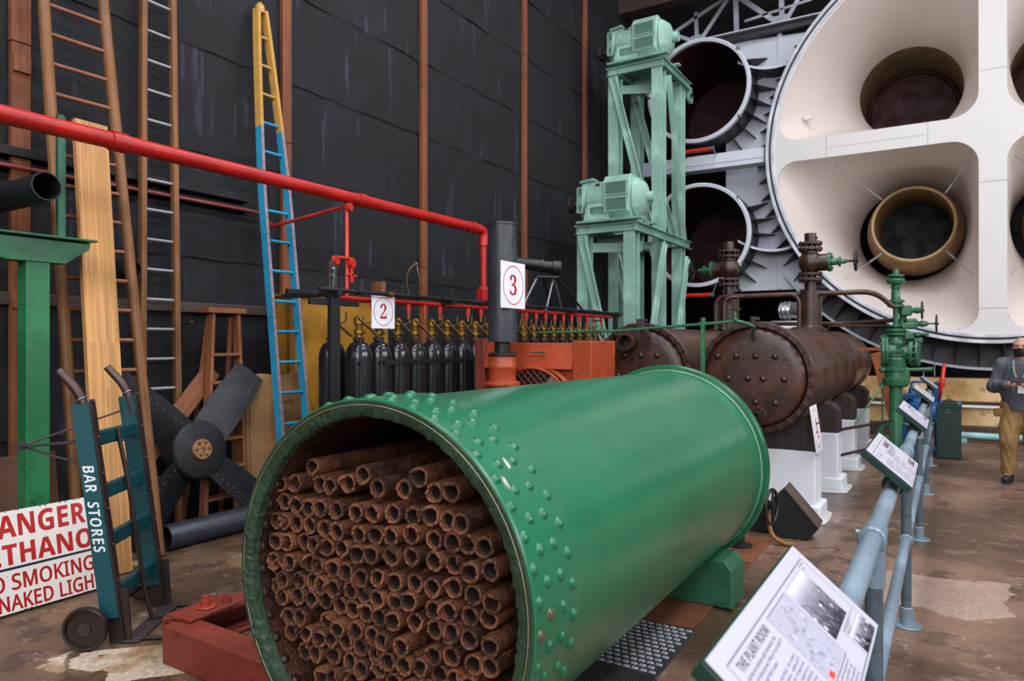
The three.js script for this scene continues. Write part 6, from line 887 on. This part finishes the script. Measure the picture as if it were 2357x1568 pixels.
  const root = lone('person', [fieldMesh(cut(body, 1.5), [0, 0.8, 0.03], 0.86, 142), fieldMesh(headF, [0, 1.58, 0.01], 0.19, 96), fieldMesh(hand(1), [0.07, 1.19, 0.29], 0.11, 64), fieldMesh(hand(-1), [-0.07, 1.19, 0.29], 0.11, 64)], skin, 'person in a grey hoodie, khaki work trousers and black face mask looking at a phone', 'person', place, { local: true, turn });
  const fold = (x, y, z, k, a) => a * (Math.sin(y * k * 0.55 + x * 41 + Math.sin(x * 27 + z * 19) * 2.4) + 0.8 * Math.sin(x * 52 - y * 17 + z * 37 + Math.sin(y * 13) * 2));
  const hood = blend([...trunk(0.012), ...arm(1, 0, 0.075, 0.066, 0.046), ...arm(-1, 0, 0.075, 0.066, 0.046), capsule([-0.07, 1.47, -0.05], [0.07, 1.47, -0.05], 0.055, 0.055), capsule([-0.075, 1.47, -0.02], [-0.03, 1.42, 0.09], 0.04, 0.03), capsule([0.075, 1.47, -0.02], [0.03, 1.42, 0.09], 0.04, 0.03)], 0.045);
  const hoodF = (x, y, z) => { let d = hood(x, y, z) + fold(x, y, z, 40, 0.0022); d = Math.max(d, 0.86 - y); for (const s of [1, -1]) { const w = J.wr(s), e = J.el(s), ax = sub(w, e), L = len(ax), t = ((x - w[0]) * ax[0] + (y - w[1]) * ax[1] + (z - w[2]) * ax[2]) / L; if (Math.hypot(x - w[0], y - w[1], z - w[2]) < 0.14) d = Math.max(d, t - 0.005); } return Math.max(d, -capsule([0, 1.44, 0.02], [0, 1.62, 0.05], 0.062, 0.075)(x, y, z)); };
  const kid = (name, g, m, label) => { const o = new THREE.Mesh(merge(g), m); o.name = name; o.castShadow = o.receiveShadow = true; if (label) o.userData.label = label; root.add(o); return o; };
  kid('hoodie', [fieldMesh(hoodF, [0, 1.15, 0.06], 0.42, 110)], paint('#555961', { rough: 0.9, bump: 0.002 }), 'grey hooded sweatshirt');
  const trF = (() => { const f = blend([...leg(1, 0.115, 0.088, 0.078), ...leg(-1, 0.115, 0.088, 0.078), capsule([-0.06, 0.94, 0], [0.06, 0.94, 0], 0.13, 0.13, 1, 0.9), ell([0.165, 0.62, 0.02], [0.05, 0.1, 0.07]), ell([-0.165, 0.62, 0.06], [0.05, 0.1, 0.07])], 0.05); return (x, y, z) => Math.max(f(x, y, z) + fold(x, y, z, 52, 0.003), 0.095 - y, y - 1.0); })();
  kid('trousers', [fieldMesh(trF, [0, 0.55, 0.02], 0.5, 120)], paint('#92703f', { rough: 0.85, bump: 0.002 }), 'khaki work trousers with pockets'); kid('tool_pouch', [box(0.12, 0.1, 0.07, 0.02).rotateZ(0.1).translate(-0.21, 0.83, 0.06)], paint('#94672f', { rough: 0.8 }));
  for (const s of [1, -1]) { const a = J.an(s), sh = blend([capsule([a[0], 0.06, a[2] - 0.03], [a[0] + s * 0.015, 0.045, a[2] + 0.17], 0.055, 0.045, 0.85, 1), capsule([a[0], 0.14, a[2] - 0.01], [a[0], 0.07, a[2]], 0.055, 0.055)], 0.03); kid('shoe', [fieldMesh((x, y, z) => Math.max(sh(x, y, z), 0.008 - y), [a[0], 0.1, a[2] + 0.07], 0.19, 56), prism([[-0.047, -0.09], [0.047, -0.09], [0.05, 0.1], [0.035, 0.21], [-0.035, 0.21], [-0.05, 0.1]], 0.02, 0.004).rotateX(Math.PI / 2).translate(a[0] + s * 0.006, 0.012, a[2])], M.blackMatt); }
  kid('hair', [fieldMesh((x, y, z) => { const d = skull(x, y, z) - 0.007; return Math.max(d, y - 1.66, 1.56 - y, z - 0.02 + Math.max(0, y - 1.62) * 0.8, -(Math.abs(x) - 0.02 + (z < -0.03 ? 0.2 : 0))); }, [0, 1.6, 0], 0.16, 72)], paint('#3a2a22', { rough: 0.8 }), 'short dark hair at the sides');
  kid('face_mask', [fieldMesh((x, y, z) => { const d = blend([skull, ell([0, 1.56, 0.075], [0.055, 0.05, 0.045])], 0.02)(x, y, z) - 0.006; return Math.max(d, y - 1.607 + Math.abs(x) * 0.15, 1.5 - y + Math.abs(x) * 0.25, 0.03 - z); }, [0, 1.56, 0.05], 0.13, 72), curve([[0.06, 1.59, -0.055], [0.078, 1.585, -0.03], [0.068, 1.57, -0.01]].map((p) => p), 0.003, 6, 8)], M.blackMatt, 'black face mask');
  kid('glasses', [torus(0.023, 0.0022, 6, 20).scale(1, 0.75, 1).translate(0.033, 1.627, 0.108), torus(0.023, 0.0022, 6, 20).scale(1, 0.75, 1).translate(-0.033, 1.627, 0.108), box(0.016, 0.003, 0.003, 0).translate(0, 1.63, 0.112), box(0.003, 0.003, 0.11, 0).translate(0.072, 1.63, 0.055), box(0.003, 0.003, 0.11, 0).translate(-0.072, 1.63, 0.055)], M.gunIron);
  const lan = (off) => [curve([[-0.07 + off, 1.46, -0.06], [-0.066 + off, 1.44, -0.12], [-0.055 + off, 1.33, -0.175], [-0.01 + off, 1.2, -0.2]], 0.006, 6, 16), curve([[0.07 + off, 1.46, -0.06], [0.066 + off, 1.44, -0.12], [0.055 + off, 1.33, -0.175], [0.01 + off, 1.2, -0.2]], 0.006, 6, 16)];
  const ln = kid('lanyard', lan(0.006), paint('#e8a521', { rough: 0.7 }), 'yellow side of a two-coloured lanyard'); kid('lanyard', lan(-0.006), paint('#2a9fc8', { rough: 0.7 }), 'light blue side of a two-coloured lanyard'); kid('badge', [box(0.07, 0.09, 0.003, 0.001).translate(0.02, 1.12, 0.215)], M.white, 'white badge');
  lone('phone', [box(0.15, 0.075, 0.009, 0.003).rotateX(-0.75).translate(0, 1.235, 0.325)], M.blackMatt, 'black phone held in both hands by the person in the hoodie', 'phone', place, { local: true, turn });
}

renderer.render(scene, camera);
